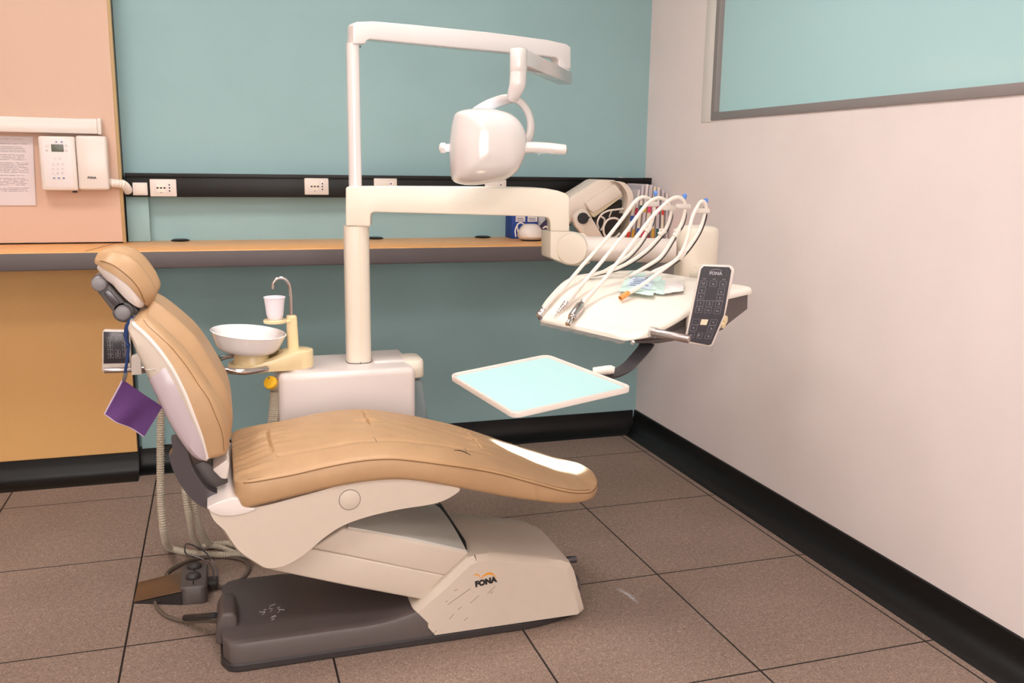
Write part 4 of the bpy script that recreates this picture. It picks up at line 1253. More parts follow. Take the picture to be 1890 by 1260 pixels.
# its beam: a narrow cool spot set below the shield, aimed at the foot end of the seat
ld = bpy.data.lights.new('lamp_beam', 'SPOT'); ld.energy = 380; ld.color = (.5, .74, 1.0); ld.spot_size = math.radians(20); ld.spot_blend = .7; ld.shadow_soft_size = .012
lo = bpy.data.objects.new('lamp_beam', ld); COL.objects.link(lo)
tgt = V((.90, 2.52, .42)); src = cen+V((.02, .025, -.118))
dirv = (tgt-src).normalized(); xa = V((1, 0, 0)); xa = (xa-dirv*xa.dot(dirv)).normalized(); ya = (-dirv).cross(xa)
lo.parent = lamp; lo.location = src-OFF[lamp]; lo.rotation_euler = Matrix((xa, ya, -dirv)).transposed().to_euler(); lo.scale = (1.0, .62, 1.0)

# ------------------------------------------------------------------ delivery unit: arm, spring arm, instrument table
deliv = thing('delivery_unit', (CX, COLY, at(660, 415, COLY).z), 'cream instrument delivery unit on a swing arm right of the column', 'delivery unit')
F1 = at(1035, 400, 2.84)
dC = V((F1.x-CX, F1.y-COLY, 0)).normalized(); nC = V((dC.y, -dC.x, 0))
pC = V((CX, COLY, 0)) + nC*.043
def da(x, y): return pl(x, y, pC, nC)
od = [(638, 347), (642, 344), (700, 343.5), (860, 344.5), (960, 345.5), (990, 346.5), (1012, 348.5), (1030, 352), (1042, 356), (1049, 361), (1051, 367), (1051, 427), (1016, 427), (1015, 408), (1012, 402), (1000, 400), (860, 396), (690, 391.5), (685, 394), (683.5, 400), (683.5, 418), (638, 417)]
b = B(); b.prism([da(*q) for q in od], -nC*.086, .014, 4, 22); finish('swing_arm', b, 'plastic_cream', deliv)
# knuckle and spring arm
K1 = at(1056, 458, 2.80); K2 = at(1245, 463, 2.70)
dK = (K2-K1).normalized()
jz1 = at(1034, 413, 2.84).z; jz0 = at(1034, 470, 2.84).z
b = B(); b.loft([rrect(F1.x, F1.y, z, .029, .04, .02) for z in (jz1-.004, jz1)]); finish('joint_gap', b, 'panel_edge', deliv)
b = B()
kn = [(1016, 430), (1018, 427), (1052, 427), (1078, 431), (1084, 436), (1090, 445), (1090, 485), (1080, 490), (1062, 490.5), (1048, 489), (1018, 476), (1016, 474)]
b.prism([at(x, y, 2.795) for x, y in kn], (0, .09, 0), .012, 4, 22); kn_o = finish('knuckle', b, 'plastic_cream', deliv)
b = B(); p = at(1056, 459, 2.775); fd = V((-.55, -.8, 0.0)).normalized()
b.lathe([(.05, -.05), (.052, 0), (.052, .006), (.049, .010), (.043, .0115), (.001, .012)], p, fd, 48); finish('end_disc', b, 'plastic_cream', kn_o)
b = B(); b.cyl(K1-dK*.0, K2, .0405, 40, .004); finish('spring_arm', b, 'plastic_white', deliv)
b = B()
bl = [(1216, 436), (1240, 428), (1270, 421), (1280, 419), (1308, 421), (1325, 431), (1328, 436), (1326, 495), (1322, 502), (1284, 500), (1284, 530), (1240, 492), (1216, 487)]
cA = at(1285, 460, 2.70); 
zt_, zb_ = at(1285, 420, 2.70).z, at(1285, 520, 2.70).z
b.loft([rrect(cA.x, cA.y, z, .066*f, .06*f, .045*f) for z, f in ((zb_, .95), (zb_+.01, 1), (zt_-.02, 1), (zt_-.008, .99), (zt_, .93), (zt_+.006, .75), (zt_+.008, .4))]); finish('head_joint', b, 'plastic_cream', deliv)

# instrument table: local axes (towards the rear, towards the left), height along the depth
FR = at(1170, 629, 2.05); FL = at(986, 589, 2.43)
wv = V((FL.x-FR.x, FL.y-FR.y, 0)); WID = wv.length; wv.normalize(); dv_ = V((-wv.y, wv.x, 0))
if dv_.x < 0: dv_ = -dv_
HZ = (FR.z+FL.z)/2
def hd(u, v, z): return V((FR.x, FR.y, 0)) + dv_*u + wv*v + V((0, 0, z))     # u: depth from the front, v: from the right side
DEP = .457
UR = [0, .02, .057, .106, .18, .238, .30, .37, .457]
ZR = [.004, .012, .022, .034, .057, .079, .093, .098, .1046]
UL = [0, .027, .087, .138, .22, .35, .457]
ZL = [.004, .036, .078, .102, .112, .113, .110]
def topz(u, v=.2):
    k = min(1, max(0, v/WID))
    return HZ + lerp(sinterp(u, UR, ZR), sinterp(u, UL, ZL), k)
def thick(u): return lerp(.008, .021, min(1, u/.06))
b = B(); secs = []
NU = 44
for i in range(NU+1):
    u = DEP*i/NU
    ins = 0 if u > .05 else (.05-math.sqrt(.05**2-(.05-u)**2))*.5
    v0, v1 = ins, WID-ins+.045*min(1, u/.2)
    sec = []
    def zt(v): return topz(u, v)
    NV = 16
    sec.append(hd(u, v0+.012, zt(v0)-thick(u))); sec.append(hd(u, v0+.002, zt(v0)-thick(u)*.85))
    sec.append(hd(u, v0, zt(v0)-thick(u)*.5)); sec.append(hd(u, v0+.003, zt(v0)-thick(u)*.15)); sec.append(hd(u, v0+.010, zt(v0)+.001))
    for k in range(1, NV):
        v = lerp(v0+.012, v1-.012, k/NV)
        dish = .006*min(1, min(v-v0, v1-v)/.05)*(1 if u > .04 else u/.04)*(1 if u < DEP-.02 else 0)
        sec.append(hd(u, v, zt(v)+.002-dish))
    sec.append(hd(u, v1-.010, zt(v1)+.001)); sec.append(hd(u, v1-.003, zt(v1)-thick(u)*.15)); sec.append(hd(u, v1, zt(v1)-thick(u)*.5))
    sec.append(hd(u, v1-.002, zt(v1)-thick(u)*.85)); sec.append(hd(u, v1-.012, zt(v1)-thick(u)))
    secs.append(sec)
b.loft(secs); table = finish('instrument_table', b, 'table_white', deliv, sharp=50)
b = B(); secs = []
for i in range(23):
    u = .01 + (DEP-.012)*i/22
    v0, v1 = .012, WID+.02*min(1, u/.2)
    zb = HZ + (lerp(-.004, -.012, u/.12) if u < .12 else (-.012 if u < .36 else lerp(-.005, .035, (u-.36)/.09)))
    z0, z1 = topz(u, v0)-thick(u)*.6, topz(u, v1)-thick(u)*.6
    secs.append([hd(u, v0, z0), hd(u, v0-.002, zb+.006), hd(u, v0+.01, zb), hd(u, v1-.03, zb), hd(u, v1-.012, zb+.008), hd(u, v1-.012, z1)])
b.loft(secs); finish('underbody', b, 'grey_plate', deliv)
# neck from the spring arm's joint down to the rear of the table
n0 = V((cA.x, cA.y-.02, zb_+.03)); n1 = hd(.43, .10, topz(.43, .10)-.012)
b = B(); b.tube([n0, n0.lerp(n1, .35)+V((0, -.01, .0)), n0.lerp(n1, .75)+V((0, 0, -.004)), n1], .036, 20, 16); finish('neck', b, 'plastic_cream', deliv)
# clear film hanging over the front edge
b = B(); a = [hd(.002, lerp(.03, WID-.03, k/24), HZ+.003) for k in range(25)]
c = [hd(-.002, lerp(.03, WID-.03, k/24), HZ-.010-.005*abs(math.sin(k*2.3))) for k in range(25)]
b.loft([a, c, [p+V((.001, 0, 0)) for p in c], [p+V((.001, 0, 0)) for p in a]], cap=False, closed=False); tag(finish('protective_film', b, 'film', deliv), 'ragged clear film over the front edge')
# whip supports: bar at the rear of the table with rods
# control panel on the right side
PA = [(1292, 493), (1353, 494), (1337, 582), (1272, 580)]
def cp(px, py, dy=0):
    u = (px-1300)/60; return at(px, py, 2.02-.03*u+dy)
b = B()
outl = [(1298, 488.5), (1350, 491), (1356, 496), (1355, 504), (1338, 584), (1316, 637), (1311, 641), (1268, 633), (1263, 628), (1265, 622), (1274, 580), (1291, 495)]
b.prism([cp(*q, .004) for q in outl], V((.014, .028, .0)), .004, 3, 20); pan = finish('control_panel', b, 'plastic_white', deliv)
b = B(); fl_ = [(1299, 491), (1346, 493), (1350, 499), (1336, 581), (1313, 635), (1308, 637), (1268, 629), (1267, 625), (1277, 580), (1294, 496)]
b.prism([cp(*q, .0025) for q in fl_], V((.0007, .0015, 0))); film = finish('keypad', b, 'screen_dark', pan)
# printed keys follow the leaning film
O = cp(1295, 491); O2 = cp(1351, 493); ex = O2-O; w_ = ex.length; ex.normalize()
dn = cp(1272, 580)-O; hgt = dn.length/.58
def kpt(u, v):
    px = lerp(1294, 1350, u); py = 491+2*u + (v*146 + 0*u)
    if v < .6: px -= v/.6*19
    else: px -= 19 + (v-.6)/.4*(13 if u < .5 else 17)*1.25
    return cp(px, py, .0012)
b = B()
ey = (cp(1295, 491)-cp(1285, 540)).normalized(); ey2 = (cp(1274, 585)-cp(1266, 625)).normalized()
def kframe(u, v):
    du, dv2 = .105, .036
    cs_ = [kpt(u-du, v-dv2), kpt(u+du, v-dv2), kpt(u+du, v+dv2), kpt(u-du, v+dv2)]
    for a, c in zip(cs_, cs_[1:]+cs_[:1]): b.tube([a, c], .00022, 4)
exx = (kpt(.8, .3)-kpt(.2, .3)).normalized()
b.text('FONA', .0115, kpt(.53, .085), exx, ey, bold=.0004)
b.tube([kpt(.53+.19*math.cos(a), .062-.028*math.sin(a)) for a in [PI*(.05+.9*k/12) for k in range(13)]], .0004, 4)
for (u, v, g) in ((.2, .215, 'U'), (.52, .215, 'u'), (.84, .215, 'o'), (.2, .30, 's'), (.84, .31, 's'), (.2, .375, 's'), (.84, .385, 's'), (.24, .465, '1'), (.54, .465, '2'), (.85, .465, '3'), (.24, .545, '5'), (.54, .55, 'Set'), (.85, .555, 'Rtn'), (.24, .70, '-'), (.84, .70, '+'), (.22, .775, 'n'), (.84, .775, 'o'), (.2, .865, 'o'), (.52, .87, 'P'), (.84, .87, 'o')):
    kframe(u, v); b.text(g, .010 if len(g) == 1 else .0055, kpt(u, v), exx, ey if v < .6 else ey2)
for u in (.2, .52, .84): b.text('ooo', .0045, kpt(u, .155), exx, ey)
b.tube([kpt(.06, .43), kpt(.94, .43)], .0003, 4)
finish('key_print', b, 'print_white', film)
b = B(); b.prism([kpt(.40, .665), kpt(.64, .665), kpt(.64, .735), kpt(.40, .735)], (0, -.0006, 0)); tag(finish('display', b, 'label_cream', film), 'cream square display')
b = B()
for u in (.12, .88): b.tube([kpt(u, .02)+V((0, -.001, 0)), kpt(u-.02, .45)+V((0, -.001, 0)), kpt(u-.05, .95)+V((0, -.0015, 0))], .0007, 5)
tag(finish('film_fold', b, 'film', pan), 'folds of the clear film')
b = B(); b.prism([cp(1311, 640, .01), cp(1316, 638, .01), cp(1314, 651, .01), cp(1311, 646, .01)], (0, .001, 0)); tag(finish('film_tail', b, 'film', pan), 'loose film tail')
# knob behind the panel
p = cp(1341, 590, .09); b = B(); b.cyl(p+V((-.03, .04, 0)), p, .011, 20, .002); b.cyl(p+V((-.012, .005, -.012)), p+V((-.008, -.004, -.016)), .008, 16, .002); finish('side_knob', b, 'plastic_yellowed', deliv)
# bracket that carries the panel
b = B(); b.prism([hd(.20, .012, HZ+.01), hd(.30, .012, HZ+.01), hd(.30, .012, HZ+.05), hd(.20, .012, HZ+.05)], -wv*.05, .006); finish('panel_bracket', b, 'plastic_white', deliv)
# chrome handle at the front right
h0, h1 = at(1203, 612, 2.05), at(1273, 626, 1.97)
b = B(); b.cyl(h0, h1, .0105, 24, .0015); hn_ = finish('handle', b, 'satin_steel', deliv)
b = B(); b.tube([h0-(h1-h0)*.05, h0+(h1-h0)*.12], .0135, 16); finish('handle_sleeve', b, 'film', hn_)
# dark bracket under the front with a screw, and the tray arm
b = B(); b.prism([at(x, y, 2.10) for x, y in ((1160, 630), (1180, 634), (1215, 634), (1290, 622), (1268, 606), (1215, 615))], (.02, .05, 0), .004); finish('front_bracket', b, 'grey_plate', deliv)
b = B(); s = at(1168, 631, 2.045); b.cyl(s, s+V((-.004, -.008, 0)), .0055, 16, .001); finish('screw', b, 'chrome', deliv)

# tray on a curved bracket
TZ = .79; tc0 = on(1000, 706, TZ); TA, TB = .03, .07
def tpnt(px, py, dz=0):
    d = ray(px, py); t_ = (TZ+dz+TA*(CAMP.x-tc0.x)+TB*(CAMP.y-tc0.y)-CAMP.z)/(d.z-TA*d.x-TB*d.y); return CAMP+d*t_
tcn = [tpnt(*q) for q in ((828, 690), (1010, 653), (1169, 713), (948, 763))]
tn = V((-TA, -TB, 1)).normalized()
tray = thing('instrument_tray', tcn[0].lerp(tcn[2], .5), 'white bracket tray with mint green liner below the instrument table', 'tray')
def rpoly(pts, r, n=6, inset=0.0):
    c_ = sum((p for p in pts), V((0, 0, 0)))/len(pts)
    out = []
    for i, p in enumerate(pts):
        a, c = pts[i-1], pts[(i+1) % len(pts)]
        ea, ec = (a-p).normalized(), (c-p).normalized()
        p = p + (ea+ec)*inset; 
        s0, s1 = p+ea*r, p+ec*r
        for k in range(n):
            u = k/(n-1); out.append(s0.lerp(p, u).lerp(p.lerp(s1, u), u))
    return out
b = B()
th = .016
sec = [ (0.010, -th, .022), (0.001, -th+.003, .024), (0, -.002, .025), (.001, 0, .025), (.006, 0, .023), (.0075, -.001, .022), (.009, -.006, .02) ]
secs = [[p+tn*h for p in rpoly(tcn, r, 6, i_)] for i_, h, r in sec]
b.loft(secs); finish('tray_body', b, 'plastic_white', tray)
b = B(); b.loft([[p+tn*h for p in rpoly(tcn, .02, 6, i_)] for i_, h in ((.0105, -.0058), (.0105, -.0048), (.02, -.0046))]); tag(finish('liner', b, 'mint', tray), 'mint green liner')
b = B(); b.tube([at(1096, 686, 2.05), at(1110, 684, 2.04), at(1125, 682, 2.03), at(1134, 683, 2.025)], lambda u: .0115*(1 if u < .85 else .8), 20, 14); finish('tray_clamp', b, 'plastic_white', tray)
b = B(); cv = spline([at(1196, 633, 2.12), at(1188, 645, 2.10), at(1174, 661, 2.075), at(1158, 677, 2.055), at(1141, 687, 2.04), at(1128, 691, 2.035), at(1112, 694, 2.03)], 30)
secs = []
for i, p in enumerate(cv):
    tg = (cv[min(i+1, 29)]-cv[max(0, i-1)]).normalized(); sd = V((.62, -.6, -.25)); sd = (sd-tg*sd.dot(tg)).normalized(); nn = tg.cross(sd)
    wdt = lerp(.018, .013, i/29)
    secs.append([p-sd*wdt-nn*.003, p+sd*wdt-nn*.003, p+sd*wdt+nn*.003, p-sd*wdt+nn*.003])
b.loft(secs); finish('tray_arm', b, 'steel_dark', tray)

# whip rods, hoses and handpieces
def hpt(px, py, Y): return at(px, py, Y)
def surf(px, py, lift):          # point just above the sloping table top
    d = ray(px, py); t = 1.6
    while t < 3.2:
        p = CAMP+d*t; q = p-V((FR.x, FR.y, 0)); u, v = q.dot(dv_), q.dot(wv)
        if u > -.02 and p.z < topz(max(0, min(DEP, u)), v)+lift: return p
        t += .002
    return p
INS = [
 dict(name='turbine handpiece', tips=[(997, 580), (1010, 562)], mid=[(1046, 524), (1080, 484), (1118, 442), (1156, 394)], top=[(1172, 372), (1184, 364), (1194, 365), (1202, 371)], ret=[(1207, 385), (1203, 410), (1196, 424), (1180, 450), (1160, 472), (1130, 492), (1090, 514)], Y=2.53, clip=(1203, 373), rod=(1210, 356), joint=(1197, 422)),
 dict(name='scaler', tips=[(1026, 580), (1046, 558)], mid=[(1080, 518), (1122, 469), (1158, 424), (1191, 380)], top=[(1204, 369), (1216, 365), (1227, 369), (1234, 377)], ret=[(1238, 395), (1229, 422), (1222, 431), (1191, 464), (1144, 493), (1104, 504), (1080, 512)], Y=2.47, clip=(1234, 380), rod=None, joint=(1222, 429)),
 dict(name='micromotor', tips=[(1048, 598), (1074, 560)], mid=[(1113, 518), (1158, 460), (1202, 402), (1231, 373)], top=[(1242, 366), (1252, 364), (1260, 368), (1264, 376)], ret=[(1263, 395), (1258, 413), (1247, 431), (1220, 473), (1191, 493), (1170, 505)], Y=2.40, clip=(1262, 377), rod=(1264, 361), joint=(1249, 430)),
 dict(name='empty hose', tips=[(1150, 547), (1160, 540)], mid=[(1180, 529), (1220, 500), (1253, 473), (1267, 444), (1278, 400)], top=[(1288, 380), (1294, 372), (1300, 373), (1303, 382)], ret=[(1301, 392), (1293, 420), (1279, 445), (1258, 471), (1236, 487), (1205, 502)], Y=2.30, clip=(1296, 385), rod=(1303, 370), joint=(1258, 471)),
]
labs = ['dental handpiece with angled steel head at the left end of the row', 'second dental handpiece from the left with thin stepped metal tip', 'third dental handpiece with thick bright steel motor at its end', 'rightmost dental hose with an open orange end lying on the table']
for k, I in enumerate(INS):
    Y = I['Y']
    root = thing('dental_handpiece', surf(*I['tips'][0], .012), labs[k], 'dental handpiece', 'handpieces on the instrument table')
    # the rod that carries the hose
    q = [at(x, y, Y+.012) for x, y in I['ret'][:5]]
    rodx = I['clip']
    base_ = at(*I['ret'][-1], Y+.012)
    b = B(); cl = at(rodx[0], rodx[1], Y)
    rp = [at(I['clip'][0]+3, I['clip'][1]+6, Y+.01)] + [at(x+3.5, y+3, Y+.012) for x, y in I['ret'][:-1]] + [base_]
    if I['rod']: rp = [at(I['rod'][0], I['rod'][1], Y+.008)] + rp
    b.tube(rp, .0022, 8, 50); rod = finish('support_rod', b, 'wire', deliv)
    if I['rod']:
        p = at(*I['rod'], Y+.008); b = B(); b.lathe([(.002, -.012), (.004, -.008), (.0062, -.003), (.0066, .002), (.0045, .006), (.001, .0065)], p, n=20); finish('blue_end_cap', b, 'blue_cap', rod)
    b = B(); c0 = at(I['clip'][0]-12, I['clip'][1]-2, Y-.006); c1 = at(I['clip'][0]+8, I['clip'][1]+9, Y+.014)
    b.box((min(c0.x, c1.x)+.004, Y-.006, c1.z+.002), (max(c0.x, c1.x), Y+.014, c0.z-.002), .004); finish('hose_clip', b, 'plastic_white', rod)
    # hose
    tip, grip = surf(*I['tips'][0], .012), surf(*I['tips'][1], .016)
    n = len(I['mid'])
    pts = [grip]
    for i, (x, y) in enumerate(I['mid']): pts.append(at(x, y, lerp(grip.y, Y-.012, ((i+1)/n)**.8)))
    pts += [at(x, y, Y-.010+.004*i) for i, (x, y) in enumerate(I['top'])]
    pts += [at(x, y, Y+.004) for x, y in I['ret']]
    pts.append(surf(I['ret'][-1][0]-18, max(516, I['ret'][-1][1]+9), -.006))
    b = B(); b.tube(pts, .0056 if k < 3 else .0052, 12, 110); finish('hose', b, 'hose_white', root)
    jp = at(*I['joint'], Y+.002); jd = (at(*I['ret'][-3], Y)-at(*I['ret'][1], Y)).normalized()
    b = B(); b.cyl(jp-jd*.012, jp+jd*.012, .0085, 16, .002); b.box(jp+V((-.009, -.006, .002)), jp+V((.011, .006, .012)), .002); finish('hose_coupling', b, 'hose_white', root)
    ax_ = (tip-grip).normalized(); L_ = (tip-grip).length
    g1 = pts[1]; 
    if k == 0:
        b = B(); b.tube([grip+(g1-grip)*.55, grip+(g1-grip)*.2, grip, grip.lerp(tip, .5)], lambda u: lerp(.0058, .0076, u), 16, 16); finish('grip', b, 'plastic_white', root)
        b = B(); b.cyl(grip.lerp(tip, .35), tip, .0088, 20, .002, .0105); b.sphere(tip, .0115, (1, 1, .9)); hd_ = finish('head', b, 'chrome', root)
        b = B(); b.cyl(tip+V((0, 0, -.004)), tip+V((.001, -.004, -.0145)), .007, 16, .001); finish('chuck', b, 'steel_dark', hd_)
    elif k == 1:
        b = B(); b.tube([g1.lerp(grip, .1), g1.lerp(grip, .5), grip], lambda u: lerp(.006, .0088, u), 16, 14); finish('grip', b, 'plastic_white', root)
        b = B(); b.cyl(grip-ax_*.004, grip+ax_*.012, .0085, 20, .002); b.lathe([(.0065, 0), (.0065, L_*.25), (.0045, L_*.28), (.0045, L_*.5), (.0055, L_*.52), (.005, L_*.58), (.0028, L_*.62), (.0024, L_*.9), (.003, L_*.92), (.0025, L_)], grip+ax_*.010, ax_, 18); finish('tip', b, 'chrome', root)
    elif k == 2:
        b = B(); b.tube([g1.lerp(grip, .2), g1.lerp(grip, .6), grip], lambda u: lerp(.006, .0082, u), 16, 14); finish('grip', b, 'plastic_white', root)
        b = B(); b.cyl(grip-ax_*.012, grip+ax_*L_*.2, .0085, 20, .001); b.cyl(grip+ax_*L_*.1, grip+ax_*L_*.68, .0135, 28, .0025); b.cyl(grip+ax_*L_*.66, grip+ax_*L_*.75, .011, 20, .001); b.cyl(grip+ax_*L_*.74, grip+ax_*L_*.98, .0068, 20, .001); b.cyl(grip+ax_*L_*.96, grip+ax_*L_*1.02, .0078, 20, .001); finish('motor', b, 'chrome', root)
    else:
        b = B(); b.tube([g1, grip.lerp(g1, .5), grip], .0072, 16, 10); finish('grip', b, 'hose_white', root)
        b = B(); b.lathe([(.0074, 0), (.0078, L_), (.0078, L_*1.5), (.006, L_*1.5), (.0055, L_*1.1), (.001, L_*1.1)], grip, ax_, 22, cap=False); oe = finish('open_end', b, 'orange_end', root)
        b = B(); b.lathe([(.0052, 0), (.004, .003), (.001, .003)], grip+ax_*L_*1.12, ax_, 14); finish('connector', b, 'cable_grey', oe)
# sterile pouches lying on the table
def pouch(px4, lift, m, label, group, printed=False):
    P4 = [surf(x, y, lift) for x, y in px4]
    b = B(); n = 14; top = []; rr = random.Random(int(px4[0][0]))
    secs = []
    for i in range(n+1):
        row = []
        for j in range(n+1):
            p = P4[0].lerp(P4[1], j/n).lerp(P4[3].lerp(P4[2], j/n), i/n)
            bulge = .006*math.sin(PI*i/n)*math.sin(PI*j/n) + .0016*math.sin(i*1.3+j*.9)*math.sin(j*1.7)
            row.append(p+V((0, 0, bulge)))
        secs.append(row + [p-V((0, 0, .0012)) for p in row[::-1]])
    b.loft(secs)
    r = solo('sterile_pouch', b, m, label, 'sterile pouch', group, loc=P4[0].lerp(P4[2], .5), sharp=70)
    if printed:
        b = B()
        def pp_(u, v, l=.0012):
            return P4[0].lerp(P4[1], u).lerp(P4[3].lerp(P4[2], u), v)+V((0, 0, .006*math.sin(PI*u)*math.sin(PI*v)+l))
        b.loft([[pp_(lerp(.16, .86, k/12), v) for k in range(13)] + [pp_(lerp(.16, .86, k/12), v, .0018) for k in range(12, -1, -1)] for v in [.34+.48*i/6 for i in range(7)]])
        lb_ = finish('label', b, 'paper_blue', r)
        b = B()
        for v, u0, u1 in ((.42, .3, .7), (.5, .26, .74), (.58, .3, .55), (.66, .24, .78), (.745, .24, .5)):
            b.loft([[pp_(lerp(u0, u1, k/8), v, .0021), pp_(lerp(u0, u1, k/8), v+.03, .0021), pp_(lerp(u0, u1, k/8), v+.03, .0026), pp_(lerp(u0, u1, k/8), v, .0026)] for k in range(9)])
        finish('print', b, 'blue_print', lb_)
    return r
pouch([(1163, 500), (1222, 510), (1205, 545), (1142, 536)], .012, 'mint_pack', 'pale mint sterile pouch with printed label on the instrument table', 'pouches on the instrument table', True)
pouch([(1188, 503), (1238, 520), (1226, 543), (1180, 535)], .006, 'mint_pack', 'pale mint film pouch lying under the printed one', 'pouches on the instrument table')
pouch([(1228, 518), (1262, 520), (1262, 536), (1226, 541)], .008, 'paper_plain', 'crumpled white film pouch right of the printed pouch', 'pouches on the instrument table')

# ------------------------------------------------------------------ foot pedal and its cables
FPX_ = [on(x, y, z) for x, y, z in ((247, 1109, .008), (255, 1074, .008), (341, 1053, .046), (334, 1090, .046))]
ped = thing('foot_pedal', on(320, 1112, 0), 'grey foot pedal with brown metal plate on the floor left of the chair base', 'foot pedal')
b = B(); b.prism(FPX_, (0, 0, -.004), .0012); finish('pedal_plate', b, 'brown_metal', ped)
b = B(); b.loft([[V((p.x, p.y, .0)) for p in FPX_], [p-V((0, 0, .006)) for p in FPX_]]); finish('pedal_wedge', b, 'dark_plate', ped)
bb = [on(333, 1117, .0), on(383, 1113, .0), on(391, 1075, 0), on(345, 1080, 0)]
bb[2] = bb[1]+(FPX_[1]-FPX_[0])*1.35; bb[3] = bb[0]+(FPX_[1]-FPX_[0])*1.35
for p in bb: p.z = 0
b = B(); b.loft([[p for p in rpoly(bb, .02)], [p+V((0, 0, .05)) for p in rpoly(bb, .02)], [p+V((0, 0, .056)) for p in rpoly(bb, .02, 6, .004)], [p+V((0, 0, .057)) for p in rpoly(bb, .02, 6, .02)]]); blk = finish('pedal_body', b, 'grey_plate', ped)
for (w_k, r) in ((.36, .02), (.78, .02)):
    p = bb[0].lerp(bb[1], .48).lerp(bb[3].lerp(bb[2], .48), w_k)+V((0, 0, .060)); b = B(); b.sphere(p, r, (1.15, 1.0, .75)); finish('round_button', b, 'dark_plate', blk)
b = B(); q = bb[1].lerp(bb[2], .5); b.box((q.x-.01, q.y-.02, .012), (q.x+.03, q.y+.03, .034), .006); finish('cable_outlet', b, 'dark_plate', ped)
e0 = V((q.x+.025, q.y, .02))
b = B(); b.tube([at(399, 1094, e0.y), at(397, 1070, e0.y-.0), at(388, 1042, e0.y+.06), at(365, 1027, e0.y+.08), at(343, 1021, e0.y+.08), at(343, 1004, e0.y+.08), at(356, 1006, e0.y+.09), at(378, 1018, e0.y+.1), at(396, 1042, e0.y+.09), at(402, 1070, e0.y+.05), at(401, 1092, e0.y+.03)], .0022, 8, 80); finish('wire_bail', b, 'steel_dark', ped)
b = B(); fl2 = [(404, 1083), (430, 1077), (450, 1064), (460, 1047), (450, 1034), (425, 1028), (395, 1027), (360, 1031), (330, 1043), (308, 1058)]
b.tube([e0] + [on(x, y, .007) for x, y in fl2] + [on(315, 1075, .007), V((FPX_[0].lerp(FPX_[3], .6).x, FPX_[0].y+.06, .006))], .0062, 10, 90); finish('cable', b, 'cable_grey', ped)
b = B(); b.tube([V((FPX_[0].lerp(FPX_[3], .45).x, FPX_[0].y+.03, .006)), on(287, 1113, .006), on(293, 1125, .006), on(308, 1137, .006), on(330, 1144, .008), on(350, 1146, .014), on(375, 1146, .03), on(402, 1146, .045)], .0055, 10, 60); finish('cable', b, 'cable_grey', ped)
b = B(); c0 = on(341, 1140, .018); c1 = at(405, 1139, 2.40); b.cyl(c0, V((x0-.03, 2.415, c1.z)), .009, 14, .002); finish('plug_sleeve', b, 'knob_black', ped)

# ------------------------------------------------------------------ things on the worktop
def wt(px, py): return on(px, py, TOPZ)
# blue box with two white labels
BX0, BX1 = at(945, 420, 3.93).x, at(992, 420, 3.93).x; BZ1 = TOPZ+.125
t = thing('cardboard_box', ((BX0+BX1)/2, 3.96, TOPZ), 'blue cardboard box with two white labels on the worktop behind the white device', 'box')
b = B(); b.box((BX0, 3.93, TOPZ), (BX1, 4.03, BZ1), .002); finish('carton', b, 'blue_box', t)
for x0_, x1_ in ((952, 970), (974, 992.5)):
    a, c = at(x0_, 398, 3.929), at(x1_, 409, 3.929)
    b = B(); b.box((a.x, 3.9285, c.z), (c.x-.002, 3.9305, a.z+.03)); lb_ = finish('label', b, 'paper_plain', t)
    b = B(); b.box((a.x+.004, 3.928, c.z+.006), (c.x-.008, 3.929, c.z+.0085)); b.box((a.x+.004, 3.928, c.z+.013), (c.x-.012, 3.929, c.z+.0155)); finish('print', b, 'purple_dark', lb_)
b = B(); a = at(996, 420, 3.95); b.box((a.x-.004, 3.96, TOPZ), (a.x+.03, 4.02, TOPZ+.145), .003)
solo('storage_box', b, 'paper_plain', 'pale lilac box standing right of the blue box', 'box', loc=(a.x+.013, 3.99, TOPZ))
# white rounded device with cord loops
p = wt(980, 443); p.y = 3.82; p.x = at(980, 430, 3.82).x
t = thing('desk_device', p, 'white rounded desk device with looped cords in front of the blue box', 'desk device')
b = B(); secs = []
for z, rx, ry in ((0.0, .045, .04), (.004, .053, .047), (.014, .060, .054), (.026, .060, .053), (.042, .053, .046), (.055, .044, .036), (.064, .034, .027), (.068, .026, .018), (.069, .004, .003)):
    secs.append([(p.x+rx*math.cos(a)-.004*(z/.069), p.y+ry*math.sin(a), p.z+.005+z) for a in [2*PI*k/36 for k in range(36)]])
b.loft(secs); finish('body', b, 'plastic_white', t)
b = B(); b.lathe([(.04, 0), (.046, .002), (.046, .006), (.03, .0065)], p, n=32); finish('foot_ring', b, 'dark_slot', t)
def wl(pts, r, parent, m='hose_white', nm='cord', n=50):
    b = B(); b.tube([at(*q) for q in pts], r, 8, n); return finish(nm, b, m, parent)
wl([(956, 428, 3.80), (955, 415, 3.80), (961, 411, 3.80), (967, 415, 3.81), (962, 424, 3.82)], .0032, t)
wl([(955, 414, 3.80), (951, 425, 3.79), (952, 437, 3.78)], .0028, t)
wl([(1002, 421, 3.79), (1008, 418, 3.78), (1012, 424, 3.77), (1011, 436, 3.76), (1008, 441, 3.76), (1011, 445, 3.75), (1016, 446, 3.75)], .0032, t)
# purple pouch
p = at(1008, 428, 3.90)
b = B(); secs = []
for z, r in ((0, .03), (.01, .038), (.03, .042), (.055, .034), (.075, .022), (.085, .012), (.088, .002)):
    secs.append([(p.x+.012+1.25*r*math.cos(a)+.004*math.sin(3*a+z*60), 3.90+r*.8*math.sin(a), TOPZ+z) for a in [2*PI*k/28 for k in range(28)]])
b.loft(secs); solo('fabric_pouch', b, 'purple_dark', 'dark purple fabric pouch behind the white desk device', 'pouch', loc=(p.x, 3.9, TOPZ))

